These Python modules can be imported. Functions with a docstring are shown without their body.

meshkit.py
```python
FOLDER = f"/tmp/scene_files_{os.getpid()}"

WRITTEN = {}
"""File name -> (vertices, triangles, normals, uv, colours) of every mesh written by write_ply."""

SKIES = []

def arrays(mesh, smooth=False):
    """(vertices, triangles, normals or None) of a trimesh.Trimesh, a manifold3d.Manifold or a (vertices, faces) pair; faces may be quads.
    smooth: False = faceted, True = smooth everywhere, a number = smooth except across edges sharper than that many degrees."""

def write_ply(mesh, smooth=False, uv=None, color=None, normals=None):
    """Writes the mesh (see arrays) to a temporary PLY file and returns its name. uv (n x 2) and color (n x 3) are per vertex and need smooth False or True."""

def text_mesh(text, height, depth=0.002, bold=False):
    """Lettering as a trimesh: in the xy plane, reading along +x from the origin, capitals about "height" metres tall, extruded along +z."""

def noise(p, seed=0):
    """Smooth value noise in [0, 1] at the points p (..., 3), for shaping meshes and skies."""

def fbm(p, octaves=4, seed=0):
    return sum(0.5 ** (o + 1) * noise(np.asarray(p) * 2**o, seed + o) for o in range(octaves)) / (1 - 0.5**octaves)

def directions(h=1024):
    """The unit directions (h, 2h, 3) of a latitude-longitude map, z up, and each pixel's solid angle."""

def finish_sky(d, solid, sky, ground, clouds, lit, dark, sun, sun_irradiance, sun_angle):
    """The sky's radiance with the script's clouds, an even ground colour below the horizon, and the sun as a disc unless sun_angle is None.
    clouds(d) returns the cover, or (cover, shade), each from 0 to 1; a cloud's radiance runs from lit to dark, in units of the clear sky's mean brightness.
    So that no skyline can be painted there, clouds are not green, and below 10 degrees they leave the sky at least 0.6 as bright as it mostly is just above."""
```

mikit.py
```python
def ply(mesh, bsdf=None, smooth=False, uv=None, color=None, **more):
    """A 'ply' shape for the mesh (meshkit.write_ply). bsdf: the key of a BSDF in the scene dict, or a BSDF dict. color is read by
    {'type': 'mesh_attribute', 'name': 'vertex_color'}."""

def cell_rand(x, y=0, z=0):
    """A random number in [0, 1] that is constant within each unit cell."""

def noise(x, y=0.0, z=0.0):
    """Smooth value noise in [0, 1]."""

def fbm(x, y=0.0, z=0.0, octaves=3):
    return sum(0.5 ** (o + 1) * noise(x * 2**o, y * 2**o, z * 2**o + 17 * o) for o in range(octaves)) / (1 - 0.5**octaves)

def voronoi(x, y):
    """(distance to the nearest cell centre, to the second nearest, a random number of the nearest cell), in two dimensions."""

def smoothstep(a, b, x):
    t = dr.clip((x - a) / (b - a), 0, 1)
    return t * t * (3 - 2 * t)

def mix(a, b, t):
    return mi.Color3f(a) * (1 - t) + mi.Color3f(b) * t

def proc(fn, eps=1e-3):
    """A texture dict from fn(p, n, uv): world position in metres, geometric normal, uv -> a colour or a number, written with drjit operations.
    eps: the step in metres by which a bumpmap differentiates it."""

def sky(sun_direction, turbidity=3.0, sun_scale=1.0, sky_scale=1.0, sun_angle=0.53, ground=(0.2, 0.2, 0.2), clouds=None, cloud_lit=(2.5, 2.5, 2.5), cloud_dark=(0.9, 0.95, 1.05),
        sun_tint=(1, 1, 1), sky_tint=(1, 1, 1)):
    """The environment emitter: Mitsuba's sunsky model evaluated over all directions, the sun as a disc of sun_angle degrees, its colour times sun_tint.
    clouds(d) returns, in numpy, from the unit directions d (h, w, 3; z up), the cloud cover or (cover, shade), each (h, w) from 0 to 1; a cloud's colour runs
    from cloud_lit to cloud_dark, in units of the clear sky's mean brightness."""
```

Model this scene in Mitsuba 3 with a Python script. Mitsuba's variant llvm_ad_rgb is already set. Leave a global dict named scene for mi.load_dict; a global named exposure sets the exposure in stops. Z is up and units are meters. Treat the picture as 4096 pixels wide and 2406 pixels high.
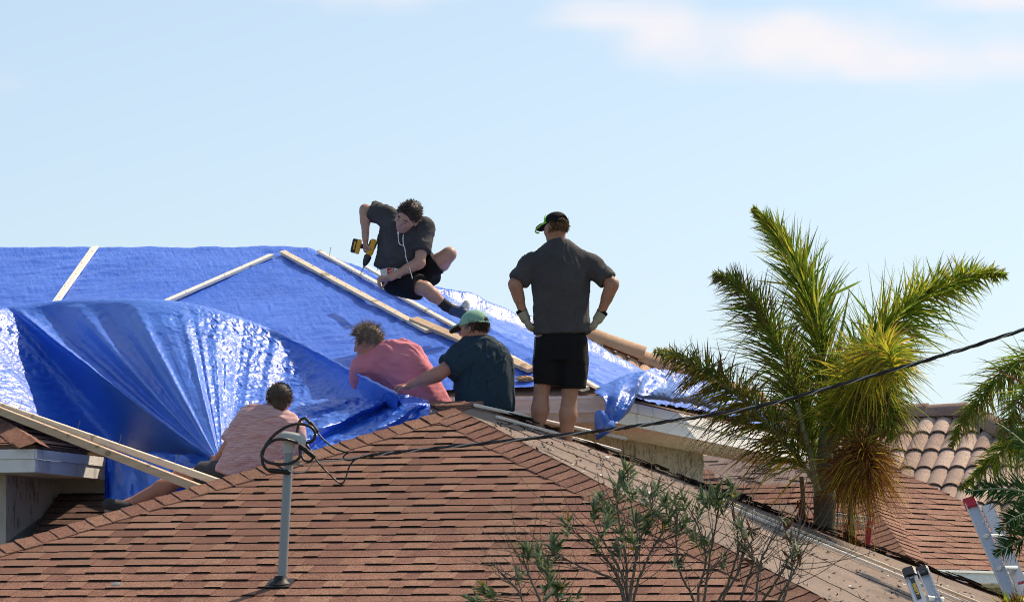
import math, random
import numpy as np, trimesh, mitsuba as mi, drjit as dr, mikit, meshkit
from shapely.geometry import Polygon, box as sbox
from mikit import proc, noise, fbm, smoothstep, mix, voronoi
T = mi.ScalarTransform4f
scene, labels = {}, {}
# ------------------------------------------------------------------ camera, sky, exposure
exposure = 2.12
FPX, CX, CY, HORIZON = 17976.0, 2048.0, 1203.0, 2650.0
EYE = np.array([0, 0, 2.4])
PITCH = math.atan((HORIZON - CY) / FPX)
FWD = np.array([0, math.cos(PITCH), math.sin(PITCH)])
UPV = np.array([0, -math.sin(PITCH), math.cos(PITCH)])
scene['camera'] = {'type': 'perspective', 'fov': math.degrees(2 * math.atan(2048 / FPX)), 'fov_axis': 'x', 'near_clip': 0.5, 'far_clip': 5000.0,
                   'to_world': T().look_at(origin=EYE.tolist(), target=(EYE + FWD * 10).tolist(), up=[0, 0, 1])}
SUN_AZ, SUN_EL = math.radians(52), math.radians(49)
SUN = np.array([math.sin(SUN_AZ) * math.cos(SUN_EL), math.cos(SUN_AZ) * math.cos(SUN_EL), math.sin(SUN_EL)])


def clouds(d):
    az = np.degrees(np.arctan2(d[..., 0], d[..., 1])); el = np.degrees(np.arcsin(np.clip(d[..., 2], -1, 1)))
    f = meshkit.fbm(np.stack([az * .55, el * 1.3, 0 * az], -1), 5, 3)
    def blob(a, e, ra, re, k=.55):
        q = ((az - a) / ra) ** 2 + ((el - e) / re) ** 2
        return np.clip(1.15 - q * .7 + (f - .5) * 2.6, 0, 1) ** 1.2 * k
    c = np.maximum.reduce([blob(3.7, 7.88, 2.3, .46, .9), blob(1.5, 8.2, 1.3, .22, .75), blob(5.3, 7.62, 1.7, .32, .9), blob(-1.6, 8.5, 1.1, .18, .75), blob(6.0, 8.4, 1.0, .2, .75), blob(-6.6, 7.3, .35, .15, .12)])
    g = meshkit.fbm(np.stack([d[..., 0] * 3 / (d[..., 2] + .35), d[..., 1] * 3 / (d[..., 2] + .35), 0 * az], -1), 5, 8)
    far = np.clip((g - .55) * 4, 0, 1) * .7 * np.clip((el - 10) / 6, 0, 1)
    return np.maximum(c, far), 0.15 + 0 * az


scene['sky'] = mikit.sky(SUN.tolist(), turbidity=5.0, sun_scale=1.0, sky_scale=1.0, ground=(.22, .2, .17), clouds=clouds, cloud_lit=(2.05, 1.93, 1.98), cloud_dark=(1.6, 1.6, 1.65), sky_tint=(.972, 1.0, .942))


# ------------------------------------------------------------------ helpers
def V(*a): return np.array(a, float)
def unit(v): v = np.asarray(v, float); return v / np.linalg.norm(v)


def P(x, y, D):
    """The point of the place at depth D (metres north of the camera) that stands at x, y of the 4096-pixel photograph."""
    d = FWD + V(1, 0, 0) * (x - CX) / FPX - UPV * (y - CY) / FPX
    return EYE + d * (D / d[1])


def px(p):
    q = np.asarray(p, float) - EYE
    z = q @ FWD
    return CX + FPX * q[..., 0] / z, CY - FPX * (q @ UPV) / z


def on_plane(x, y, o, n):
    d = FWD + V(1, 0, 0) * (x - CX) / FPX - UPV * (y - CY) / FPX
    return EYE + d * (((o - EYE) @ n) / (d @ n))


def numbered(key):
    if key not in scene and key not in labels: return key
    i = 1
    while f'{key}_{i:03d}' in scene or f'{key}_{i:03d}' in labels: i += 1
    return f'{key}_{i:03d}'


def thing(name, label, cat, group=None):
    key = numbered(name)
    labels[key] = {'label': label, 'category': cat}
    if group: labels[key]['group'] = group
    return key


def part(parent, name, mesh, bsdf, smooth=False, label=None, stuff=False, **kw):
    key = numbered(f'{parent}__{name}')
    scene[key] = mikit.ply(mesh, bsdf, smooth, **kw)
    if label or stuff:
        labels[key] = {}
        if label: labels[key]['label'] = label
        if stuff: labels[key]['kind'] = 'stuff'
    return key


def solo(name, mesh, bsdf, label, cat, group=None, smooth=False, **kw):
    key = thing(name, label, cat, group)
    scene[key] = mikit.ply(mesh, bsdf, smooth, **kw)
    return key


def struct(name, mesh, bsdf, smooth=False):
    scene[name] = mikit.ply(mesh, bsdf, smooth)
    labels[name] = {'kind': 'structure'}


def cat(ms):
    v, f, n = [], [], 0
    for m in ms:
        mv, mf = (np.asarray(m[0]), np.asarray(m[1])) if isinstance(m, tuple) else (np.asarray(m.vertices), np.asarray(m.faces))
        v.append(mv); f.append(mf + n); n += len(mv)
    return trimesh.Trimesh(np.vstack(v), np.vstack(f), process=False)


def tube(pts, r, sides=8, caps=True):
    p = np.asarray(pts, float); r = np.broadcast_to(r, (len(p),)).astype(float)
    t = np.gradient(p, axis=0); t /= np.linalg.norm(t, axis=1, keepdims=True) + 1e-12
    a = np.cross(t[0], V(0, 0, 1) if abs(t[0][2]) < .9 else V(1, 0, 0)); a = unit(a)
    A = []
    for i in range(len(p)):
        a = a - t[i] * (a @ t[i]); a = unit(a); A.append(a)
    A = np.array(A); B = np.cross(t, A)
    g = np.arange(sides) * 2 * np.pi / sides
    v = (p[:, None] + r[:, None, None] * (np.cos(g)[None, :, None] * A[:, None] + np.sin(g)[None, :, None] * B[:, None])).reshape(-1, 3)
    i, j = np.meshgrid(np.arange(len(p) - 1), np.arange(sides), indexing='ij')
    q = np.stack([i * sides + j, i * sides + (j + 1) % sides, (i + 1) * sides + (j + 1) % sides, (i + 1) * sides + j], -1).reshape(-1, 4)
    f = np.vstack([q[:, [0, 1, 2]], q[:, [0, 2, 3]]])
    if caps:
        n = len(v); v = np.vstack([v, p[:1], p[-1:]]); k = np.arange(sides); e = (len(p) - 1) * sides
        f = np.vstack([f, np.stack([0 * k + n, (k + 1) % sides, k], 1), np.stack([0 * k + n + 1, e + k, e + (k + 1) % sides], 1)])
    return trimesh.Trimesh(v, f, process=False)


def curve(pts, n=40):
    """A smooth curve through the points (Catmull-Rom)."""
    from scipy.interpolate import CubicSpline
    p = np.asarray(pts, float)
    s = np.r_[0, np.cumsum(np.linalg.norm(np.diff(p, axis=0), axis=1) ** .5 + 1e-9)]
    return CubicSpline(s, p)(np.linspace(0, s[-1], n))


def bar(p0, p1, w, h, up=(0, 0, 1), bevel=0.0):
    """A straight bar from p0 to p1, w wide, h thick."""
    p0, p1 = np.asarray(p0, float), np.asarray(p1, float)
    d = unit(p1 - p0); s = unit(np.cross(d, up)); u = np.cross(s, d)
    if bevel:
        c = [(w / 2 - bevel, h / 2), (-w / 2 + bevel, h / 2), (-w / 2, h / 2 - bevel), (-w / 2, -h / 2 + bevel), (-w / 2 + bevel, -h / 2), (w / 2 - bevel, -h / 2), (w / 2, -h / 2 + bevel), (w / 2, h / 2 - bevel)]
    else:
        c = [(w / 2, h / 2), (-w / 2, h / 2), (-w / 2, -h / 2), (w / 2, -h / 2)]
    return prism([s * a + u * b for a, b in c], p0, p1)


def prism(section, p0, p1):
    """The closed section (offset vectors) swept from p0 to p1 (convex caps)."""
    s = np.array(section); n = len(s)
    v = np.vstack([p0 + s, p1 + s])
    k = np.arange(n); k1 = (k + 1) % n
    f = np.vstack([np.stack([k, k1, k1 + n], 1), np.stack([k, k1 + n, k + n], 1)] + [np.array([[0, i + 1, i], [n, n + i, n + i + 1]]) for i in range(1, n - 1)])
    m = trimesh.Trimesh(v, f, process=False)
    if m.volume < 0: m.invert()
    return m


def boxm(c, size, axes=None):
    m = trimesh.creation.box(size)
    M = np.eye(4)
    if axes is not None: M[:3, :3] = np.array(axes).T
    M[:3, 3] = c
    m.apply_transform(M)
    return m


def quad(a, b, c, d):
    return trimesh.Trimesh(np.array([a, b, c, d]), [[0, 1, 2], [0, 2, 3]], process=False)


def slab(poly, n, h):
    """A convex polygon (3-D points) thickened by h downwards along n."""
    p = np.array(poly); n = unit(n)
    return prism([q - p[0] for q in p], p[0] - n * h, p[0])


def grid(fn, us, vs):
    """A sheet: fn(U, V) -> points (m, n, 3)."""
    U_, V_ = np.meshgrid(us, vs, indexing='ij')
    p = fn(U_, V_); m, n = U_.shape
    i, j = np.meshgrid(np.arange(m - 1), np.arange(n - 1), indexing='ij')
    a = i * n + j
    f = np.stack([a, a + n, a + n + 1, a, a + n + 1, a + 1], -1).reshape(-1, 3)
    return trimesh.Trimesh(p.reshape(-1, 3), f, process=False)


# ------------------------------------------------------------------ materials
def rgb(*c): return {'type': 'rgb', 'value': list(c)}


def mat(key, **kw):
    b = {'type': 'principled', **{k: v for k, v in kw.items()}}
    scene[key] = {'type': 'twosided', 'bsdf': b}
    return key


def flat(key, c, rough=.6, spec=.4, metal=0.0, **kw):
    return mat(key, base_color=rgb(*c), roughness=rough, specular=spec, metallic=metal, **kw)


def granules(c, v=.35):
    def fn(p, n, uv):
        g = noise(p.x * 160, p.y * 160, p.z * 160)
        h = fbm(p.x * 9, p.y * 9, p.z * 9, 3)
        big = fbm(p.x * 1.1, p.y * 1.1, p.z * 1.6 + 5, 2)
        z_ = dr.abs(n.z)
        face = dr.maximum(smoothstep(.46, .6, z_), 1 - smoothstep(.10, .22, z_))      # cut lower edge: black asphalt, with the shadow line of each butt painted in
        return mix((.028, .020, .017), mix(c, [c[0] * 2.3, c[1] * 2.3, c[2] * 2.3], g * 1.1 - .42) * (1 - v * .5 + v * h) * (.80 + .40 * big), face)
    return proc(fn)


SHINGLE_COLOURS = [(.168, .087, .061), (.180, .097, .067), (.134, .066, .048), (.152, .075, .054), (.194, .109, .076)]
SHINGLES = [mat(f'shingle_look_{i}', base_color=granules(c), roughness=.9, specular=.25) for i, c in enumerate(SHINGLE_COLOURS)]
EDGE = flat('dark_lap_look', (.035, .022, .018), .95, .1)  # near-black brown colour of the felt lap edges


def felt_fn(p, n, uv):
    f = fbm(p.x * 3, p.y * 3, p.z * 3, 4)
    g = noise(p.x * 120, p.y * 120, p.z * 120)
    s = smoothstep(.55, .75, fbm(p.x * 1.3 + 9, p.y * 1.3, p.z * 5, 3))
    return mix((.155, .118, .096), (.225, .175, .146), f) * (.85 + .3 * g) * (1 - .25 * s)


mat('felt_look', base_color=proc(felt_fn), roughness=.92, specular=.2)
mat('old_felt_look', base_color=proc(lambda p, n, uv: mix((.19, .14, .118), (.29, .22, .188), fbm(p.x * 5, p.y * 5, p.z * 5, 4))), roughness=.95, specular=.1)


def stucco_h(p, n, uv): return fbm(p.x * 26, p.y * 26, p.z * 8, 3) * .060 + noise(p.x * 60, p.y * 60, p.z * 30) * .010


scene['stucco_look'] = {'type': 'twosided', 'bsdf': {'type': 'bumpmap', 'tex': proc(stucco_h, 4e-3), 'scale': 1.0, 'bsdf': {
    'type': 'principled', 'base_color': proc(lambda p, n, uv: mix((.46, .42, .37), (.58, .54, .48), fbm(p.x * 4, p.y * 4, p.z * 2, 3)) * (1 - .5 * smoothstep(.52, .72, fbm(p.x * 20 + p.y * 26, p.y * 8, p.z * 9, 3)))), 'roughness': .9, 'specular': .2}}}
mat('white_paint', base_color=proc(lambda p, n, uv: mix((.70, .70, .69), (.80, .80, .79), fbm(p.x * 3, p.y * 3, p.z * 6, 3)) * (1 - .35 * smoothstep(.62, .8, fbm(p.x * 6 + 3, p.y * 6, p.z * 2, 4)))), roughness=.45, specular=.4)
mat('gutter_paint', base_color=proc(lambda p, n, uv: mix((.74, .76, .79), (.80, .82, .84), fbm(p.x * 4, p.y * 4, p.z * 3, 3))), roughness=.4, specular=.5)
mat('soffit_look', base_color=proc(lambda p, n, uv: mix((.58, .55, .50), (.68, .65, .60), fbm(p.x * 3, p.y * 3, p.z * 3, 3))), roughness=.7, specular=.3)
flat('flashing_look', (.22, .24, .26), .6, .4)
flat('dark_void_look', (.02, .02, .024), .9, .1)
flat('plywood_look', (.16, .11, .08), .9, .1)


def wood_fn(c0, c1):
    def fn(p, n, uv):
        f = fbm(p.x * 2.0 + p.z * 14, p.y * 2.0 + p.z * 9, p.z * 30, 4)
        k = smoothstep(.76, .84, noise(p.x * 11 + 5, p.y * 11, p.z * 17))
        return mix(c0, c1, f) * (1 - .45 * k)
    return proc(fn)


mat('pine_look', base_color=wood_fn((.66, .52, .37), (.80, .69, .53)), roughness=.7, specular=.3)
mat('pale_pine_look', base_color=wood_fn((.76, .69, .57), (.84, .79, .69)), roughness=.7, specular=.3)
mat('raw_pine_look', base_color=wood_fn((.46, .31, .19), (.66, .50, .35)), roughness=.75, specular=.25)
flat('nail_look', (.25, .24, .23), .35, .5, .8)


def tarp_h(p, n, uv):
    a = fbm(p.x * 30 + p.z * 11, p.y * 13, p.z * 30, 3)
    b = noise(p.x * 75, p.y * 40, p.z * 75)
    return a * .0055 + b * .0022


def tarp_c(p, n, uv):
    f = fbm(p.x * 2, p.y * 2, p.z * 2, 3)
    return mix((.012, .090, .46), (.022, .14, .60), f)


scene['tarp_look'] = {'type': 'twosided', 'bsdf': {'type': 'bumpmap', 'tex': proc(tarp_h, 3e-3), 'scale': 1.0, 'bsdf': {
    'type': 'principled', 'base_color': proc(tarp_c), 'roughness': .41, 'specular': 1.0, 'clearcoat': 1.0, 'clearcoat_gloss': .40}}}
# the sheet nailed to the roof is pulled taut: the same plastic with far less crinkle
scene['taut_tarp_look'] = {'type': 'twosided', 'bsdf': {'type': 'bumpmap', 'tex': proc(lambda p, n, uv: fbm(p.x * 32 + p.y * 6, p.y * 5, p.z * 8, 3) * .0085 + fbm(p.x * 7, p.y * 12, p.z * 30, 3) * .006 + noise(p.x * 80, p.y * 40, p.z * 80) * .0016, 3e-3), 'scale': 1.0, 'bsdf': {
    'type': 'principled', 'base_color': proc(lambda p, n, uv: mix((.036, .112, .52), (.060, .172, .67), fbm(p.x * 2, p.y * 2, p.z * 2, 4))), 'roughness': .37, 'specular': .55}}}
# ------------------------------------------------------------------ the ground
struct('ground', quad(V(-2500, -300, 0), V(2500, -300, 0), V(2500, 4000, 0), V(-2500, 4000, 0)),
       mat('ground_look', base_color=proc(lambda p, n, uv: mix((.05, .075, .028), (.13, .12, .07), fbm(p.x * .4, p.y * .4, 0, 4))), roughness=.95, specular=.1))

PSI = math.radians(16)
U, W, Z = V(math.cos(PSI), -math.sin(PSI), 0), V(math.sin(PSI), math.cos(PSI), 0), V(0, 0, 1)
TAN = 5 / 12
COS = 1 / math.sqrt(1 + TAN * TAN)
# ------------------------------------------------------------------ shingles
def shingle_pieces(o, su, sv, n, poly, expo, rng, wmin=.08, wmax=.27, thin=.0085, thick=.0150, q_start=0.0, jog=.004):
    """Laminated shingle pieces on the plane o + s*su + q*sv (q runs down the slope), cut to the shapely polygon in (s, q). Yields (mesh, colour number, centre)."""
    s_lo, q_lo, s_hi, q_hi = poly.bounds
    out = []
    q = q_start + math.floor((q_lo - q_start) / expo) * expo
    while q < q_hi:
        s = s_lo - rng.random() * wmax
        dbl = rng.random() < .5
        while s < s_hi:
            w = rng.uniform(wmin, wmax)
            dbl = not dbl if rng.random() < .8 else dbl
            jb = rng.uniform(-jog, jog)
            g = sbox(s + .0006, q - .03, s + w - .0006, q + expo + jb).intersection(poly)
            if not g.is_empty and g.geom_type == 'Polygon' and g.area > 4e-4:
                c = np.array(g.exterior.coords)[:-1]
                top = (thick if dbl else thin) * rng.uniform(.9, 1.15)
                h = top * (c[:, 1] - q + .03) / (expo + .03) + .001
                base = o + c[:, :1] * su + c[:, 1:] * sv
                v = np.vstack([base + h[:, None] * n, base - .003 * n]); k = len(c); i = np.arange(k); j = (i + 1) % k
                f = np.vstack([np.array([[0, a, a + 1] for a in range(1, k - 1)]), np.stack([i, i + k, j + k], 1), np.stack([i, j + k, j], 1)])
                m = trimesh.Trimesh(v, f, process=False)
                if np.cross(v[1] - v[0], v[2] - v[0]) @ n < 0: m.invert()
                colour = rng.choice([2, 3, 3, 0, 0]) if not dbl else rng.choice([0, 1, 1, 4, 1, 0])
                out.append((m, colour, base.mean(0)))
            s += w
        q += expo
    return out


def in_view(p, margin=30):
    x, y = px(p)
    return -margin < x < 4096 + margin and -margin < y < 2406 + margin


def add_pieces(parent, name, pieces, rest_name, limit=300):
    """The pieces nearest the camera that it can see, one part each; the others together as one part of stuff per colour."""
    vis = sorted([x for x in pieces if in_view(x[2])], key=lambda x: x[2][1])
    for m, c, _ in vis[:limit]:
        part(parent, name, m, SHINGLES[c])
    ids = {id(x) for x in vis[:limit]}
    rest = [x for x in pieces if id(x) not in ids]
    if rest:      # one mesh, its five tones as vertex colours
        mesh = cat([x[0] for x in rest])
        col = np.vstack([np.tile(SHINGLE_COLOURS[x[1]], (len(x[0].faces), 1)) for x in rest])
        g = np.random.default_rng(5).uniform(.88, 1.12, (len(rest), 1)).repeat([len(x[0].faces) for x in rest], 0)
        fn_z = np.abs(mesh.face_normals[:, 2:])
        col = np.where((fn_z > .2) & (fn_z < .5), (.026, .019, .016), col * g * 1.12)      # cut lower edges: black asphalt plus the painted shadow of the butts
        v = mesh.triangles.reshape(-1, 3)
        part(parent, rest_name, trimesh.Trimesh(v, np.arange(len(v)).reshape(-1, 3), process=False), 'mixed_shingle_look', stuff=True, color=col.repeat(3, 0))


scene['mixed_shingle_look'] = {'type': 'twosided', 'bsdf': {'type': 'bumpmap', 'tex': proc(lambda p, n, uv: noise(p.x * 160, p.y * 160, p.z * 160) * .0035, 2e-3), 'scale': 1.0, 'bsdf': {'type': 'principled', 'base_color': {'type': 'mesh_attribute', 'name': 'vertex_color'}, 'roughness': .9, 'specular': .25}}}


def hip_caps(parent, p0, direc, la, ra, length, n_caps, rng, w=.155, seen=True, limit=60, name='hip_cap', look=None, expo=.143, lift=.012):
    """Bent cap shingles laid up a hip or ridge from p0 along direc; la and ra point down the slope on either side."""
    d = unit(direc)
    la, ra = unit(la - d * (la @ d)), unit(ra - d * (ra @ d))
    upn = unit(np.cross(la, d)); upn = upn if upn[2] > 0 else -upn
    upr = unit(np.cross(ra, d)); upr = upr if upr[2] > 0 else -upr
    mid = unit(upn + upr)
    for i in range(n_caps):
        a = p0 + d * (i * expo - .02); b = p0 + d * ((i + 1) * expo)
        jw = w * rng.uniform(.95, 1.05); sk = rng.uniform(-.008, .008)
        rows = []
        for t, hh in ((a, .004), (b, lift + rng.uniform(0, .006))):
            sec = [la * jw + upn * hh * .5, la * jw * .55 + upn * (hh + .004), la * jw * .2 + mid * (hh + .008) - upn * .001, mid * (hh + .016), ra * jw * .2 + mid * (hh + .008), ra * jw * .55 + upr * (hh + .004), ra * jw + upr * hh * .5]
            low = [x - mid * (hh + .006 if t is b else .006) for x in sec]
            rows.append([t + x + d * sk for x in sec] + [t + x for x in low[::-1]])
        v = np.array(rows[0] + rows[1]); n = len(rows[0]); k = np.arange(n); k1 = (k + 1) % n
        f = np.vstack([np.stack([k, k1, k1 + n], 1), np.stack([k, k1 + n, k + n], 1)])
        m = 7
        ends = []
        for i0 in range(m - 1):      # the butt, open end closed
            ends += [[n + i0, n + i0 + 1, n + n - 2 - i0], [n + i0, n + n - 2 - i0, n + n - 1 - i0]]
        f = np.vstack([f, np.array(ends)])
        mesh = trimesh.Trimesh(v, f, process=False)
        c = rng.choice([0, 0, 3, 1])
        yield mesh, (look or SHINGLES[c]), p0 + d * i * expo


def add_caps(parent, *a, **k):
    name = k.get('name', 'hip_cap'); rest = []
    for m, look, at in hip_caps(parent, *a, **k):
        if in_view(at): part(parent, name, m, look, smooth=50)
        else: rest.append(m)
    if rest: part(parent, 'far_caps', cat(rest), SHINGLES[0], stuff=True)


# ------------------------------------------------------------------ the near house: a hip roof of brown shingles, its right slope stripped to the felt
A = P(1815, 1650, 34.0)
near = thing('shingle_house', 'front house with a brown shingle hip roof, its right slope stripped to felt', 'house')
rng = random.Random(11)
SN = unit(Z - W * TAN)          # normal of the slope that faces the camera
SV = unit(-W - Z * TAN)                                                     # down that slope
RUN = 4.35
def hp(u, w): return A + u * U + w * W - TAN * max(abs(u), abs(w)) * Z
e = .012
deck = [slab([A - SN * e, hp(RUN, -RUN) - SN * e, hp(-RUN, -RUN) - SN * e], SN, .03)]
RN = unit(Z + U * TAN)
roof = part(near, 'roof', cat([deck[0], slab([A - Z * e, hp(-RUN, -RUN) - Z * e, hp(-RUN, RUN) - Z * e], unit(Z - U * TAN), .03), slab([A - Z * .03, hp(-RUN, RUN) - Z * .03, hp(RUN, RUN) - Z * .03], unit(Z + W * TAN), .03)]), 'old_felt_look')
QL = RUN / COS
pieces = shingle_pieces(A, U, SV, SN, Polygon([(0, 0), (QL * COS, QL), (-QL * COS, QL)]), .1435, rng)
add_pieces(roof, 'shingle', pieces, 'shingle_field')
# the back slope and the left slope carry plain courses that the picture does not show
LV = unit(-U - Z * TAN)
lp = shingle_pieces(A, -W, LV, unit(Z - U * TAN), Polygon([(0, 0), (QL * COS, QL), (-QL * COS, QL)]), .1435, rng, .3, .9)
part(roof, 'side_shingles', cat([x[0] for x in lp]), SHINGLES[0], stuff=True)
BV = unit(W - Z * TAN)
lp = shingle_pieces(A, U, BV, unit(Z + W * TAN), Polygon([(0.0, 0), (QL * COS, QL), (-QL * COS, QL)]), .1435, rng, .3, .9)
part(roof, 'back_shingles', cat([x[0] for x in lp]), SHINGLES[0], stuff=True)
UV_ = unit(U - Z * TAN)
# hips: caps start at the eave and climb
for (su, sw, wdt) in ((-1, -1, .15), (1, -1, .20)):
    d = unit(su * U + sw * W - TAN * Z)
    L = RUN * math.sqrt(2 + TAN * TAN)
    left, right = (LV, SV) if su < 0 else (SV, UV_)
    n = int(L / .143)
    caps = list(hip_caps(near, A + Z * .012, d, left, right, L, n, rng, w=wdt))
    rest = []
    for m, look, at in caps:
        if in_view(at): part(roof, 'hip_cap', m, look, smooth=50)
        else: rest.append(m)
    if rest: part(roof, 'lower_caps', cat(rest), SHINGLES[0], stuff=True)
d = unit(U + W - TAN * Z)        # back hip, torn: layered ragged felt and shingle edge
HB = P(1905, 1618, 34.6)         # where the back hip starts: a short ridge joins it to the tip of the front slope
HL = P(1722, 1618, 34.6)
bh = lambda r: HB + r * (U + W) - TAN * r * Z
# felt on the right slope, laid in strips that lap, and the stripped edge
def edge_pt(r, f):               # on the right slope: f = 0 at the back hip, 1 at the front hip
    r, f = np.asarray(r, float)[..., None], np.asarray(f, float)[..., None]
    return (HB + r * (U + W) - TAN * r * Z) * (1 - f) + (A + r * (U - W) - TAN * r * Z) * f
FS = part(near, 'felt', grid(edge_pt, np.linspace(0, RUN, 80), np.linspace(0, 1, 30)), 'felt_look', smooth=True)
lap = []
for k, (f0, f1) in enumerate(((.28, .3), (.52, .56), (.78, .8))):
    r0 = .35 if k < 2 else .8
    rs = np.linspace(r0, RUN - .02, 60)
    wob = (meshkit.fbm(np.stack([rs * 2, rs * 0 + k, rs * 0], -1), 3, 2) - .5) * .22
    a = np.array([edge_pt(r, f0 + w_ * .3) for r, w_ in zip(rs, wob)])
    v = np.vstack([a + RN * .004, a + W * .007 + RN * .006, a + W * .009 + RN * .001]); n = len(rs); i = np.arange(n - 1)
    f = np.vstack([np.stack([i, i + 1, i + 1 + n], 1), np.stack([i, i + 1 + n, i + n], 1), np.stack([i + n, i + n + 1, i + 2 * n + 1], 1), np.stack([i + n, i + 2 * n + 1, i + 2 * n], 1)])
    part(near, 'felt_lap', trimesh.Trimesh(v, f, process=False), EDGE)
torn = []
rr = np.random.default_rng(4)
for k in range(240):             # frayed layers of shingle and felt along the back hip
    r = rr.uniform(.15, RUN); c = bh(r) + RN * rr.uniform(.008, .035) + U * rr.uniform(-.05, .06)
    L = rr.uniform(.06, .3); t = unit(d + rr.normal(0, .06, 3)); wv = unit(W * -1 + U * .4 + rr.normal(0, .15, 3)) * rr.uniform(.02, .07)
    p_ = [c - t * L / 2, c + t * L / 2, c + t * L * .45 + wv, c - t * L * .4 + wv * rr.uniform(.5, 1)]
    torn.append(slab(p_, RN, .004))
part(near, 'torn_edge', cat(torn), 'torn_look' if 'torn_look' in scene else flat('torn_look', (.05, .038, .033), .9, .2), stuff=True)
bc = []
for m, look, at in hip_caps(near, bh(.05) - RN * .012, d, UV_, BV, 5, 40, rng, w=.07): bc.append(m)
part(near, 'hip_edge', cat(bc), SHINGLES[3], stuff=True)
apx = shingle_pieces(A, W, UV_, RN, Polygon([(0, .02), (.6, .02), (.95, .40), (.62, .50), (.30, .36), (.05, .46), (-.2, .62), (-.5, .55)]), .1435, rng, thin=.006, thick=.011)
for m, c, _ in apx: part(roof, 'shingle', m, SHINGLES[c])
# scraps of torn paper and staples left on the felt
wm, dm = [], []
for k in range(620):
    r = rr.uniform(.25, RUN - .03); f = rr.uniform(-.9, .82)
    c = edge_pt(r, (1 - f) / 2) + RN * .004
    s = rr.uniform(.006, .022) * (1.6 if k % 9 == 0 else 1); t = unit(U * rr.normal() + W * rr.normal() * .8 - Z * TAN * .5); t = unit(t - RN * (t @ RN)); b_ = np.cross(RN, t)
    lift = RN * rr.uniform(.004, .022)
    q = [c - t * s, c + b_ * s * .5 + lift * .4, c + t * s * rr.uniform(.8, 1.7) + lift, c - b_ * s * .4]
    (wm if k % 5 in (0, 3) else dm).append(slab(q, RN, .002))
flat('scrap_paper_look', (.62, .61, .58), .8, .2)
part(near, 'paper_scraps', cat(wm), 'scrap_paper_look', label='white scraps of torn paper on the felt', stuff=True)
part(near, 'felt_tears', cat(dm), 'torn_look', label='black nail tears across the felt', stuff=True)
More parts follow.
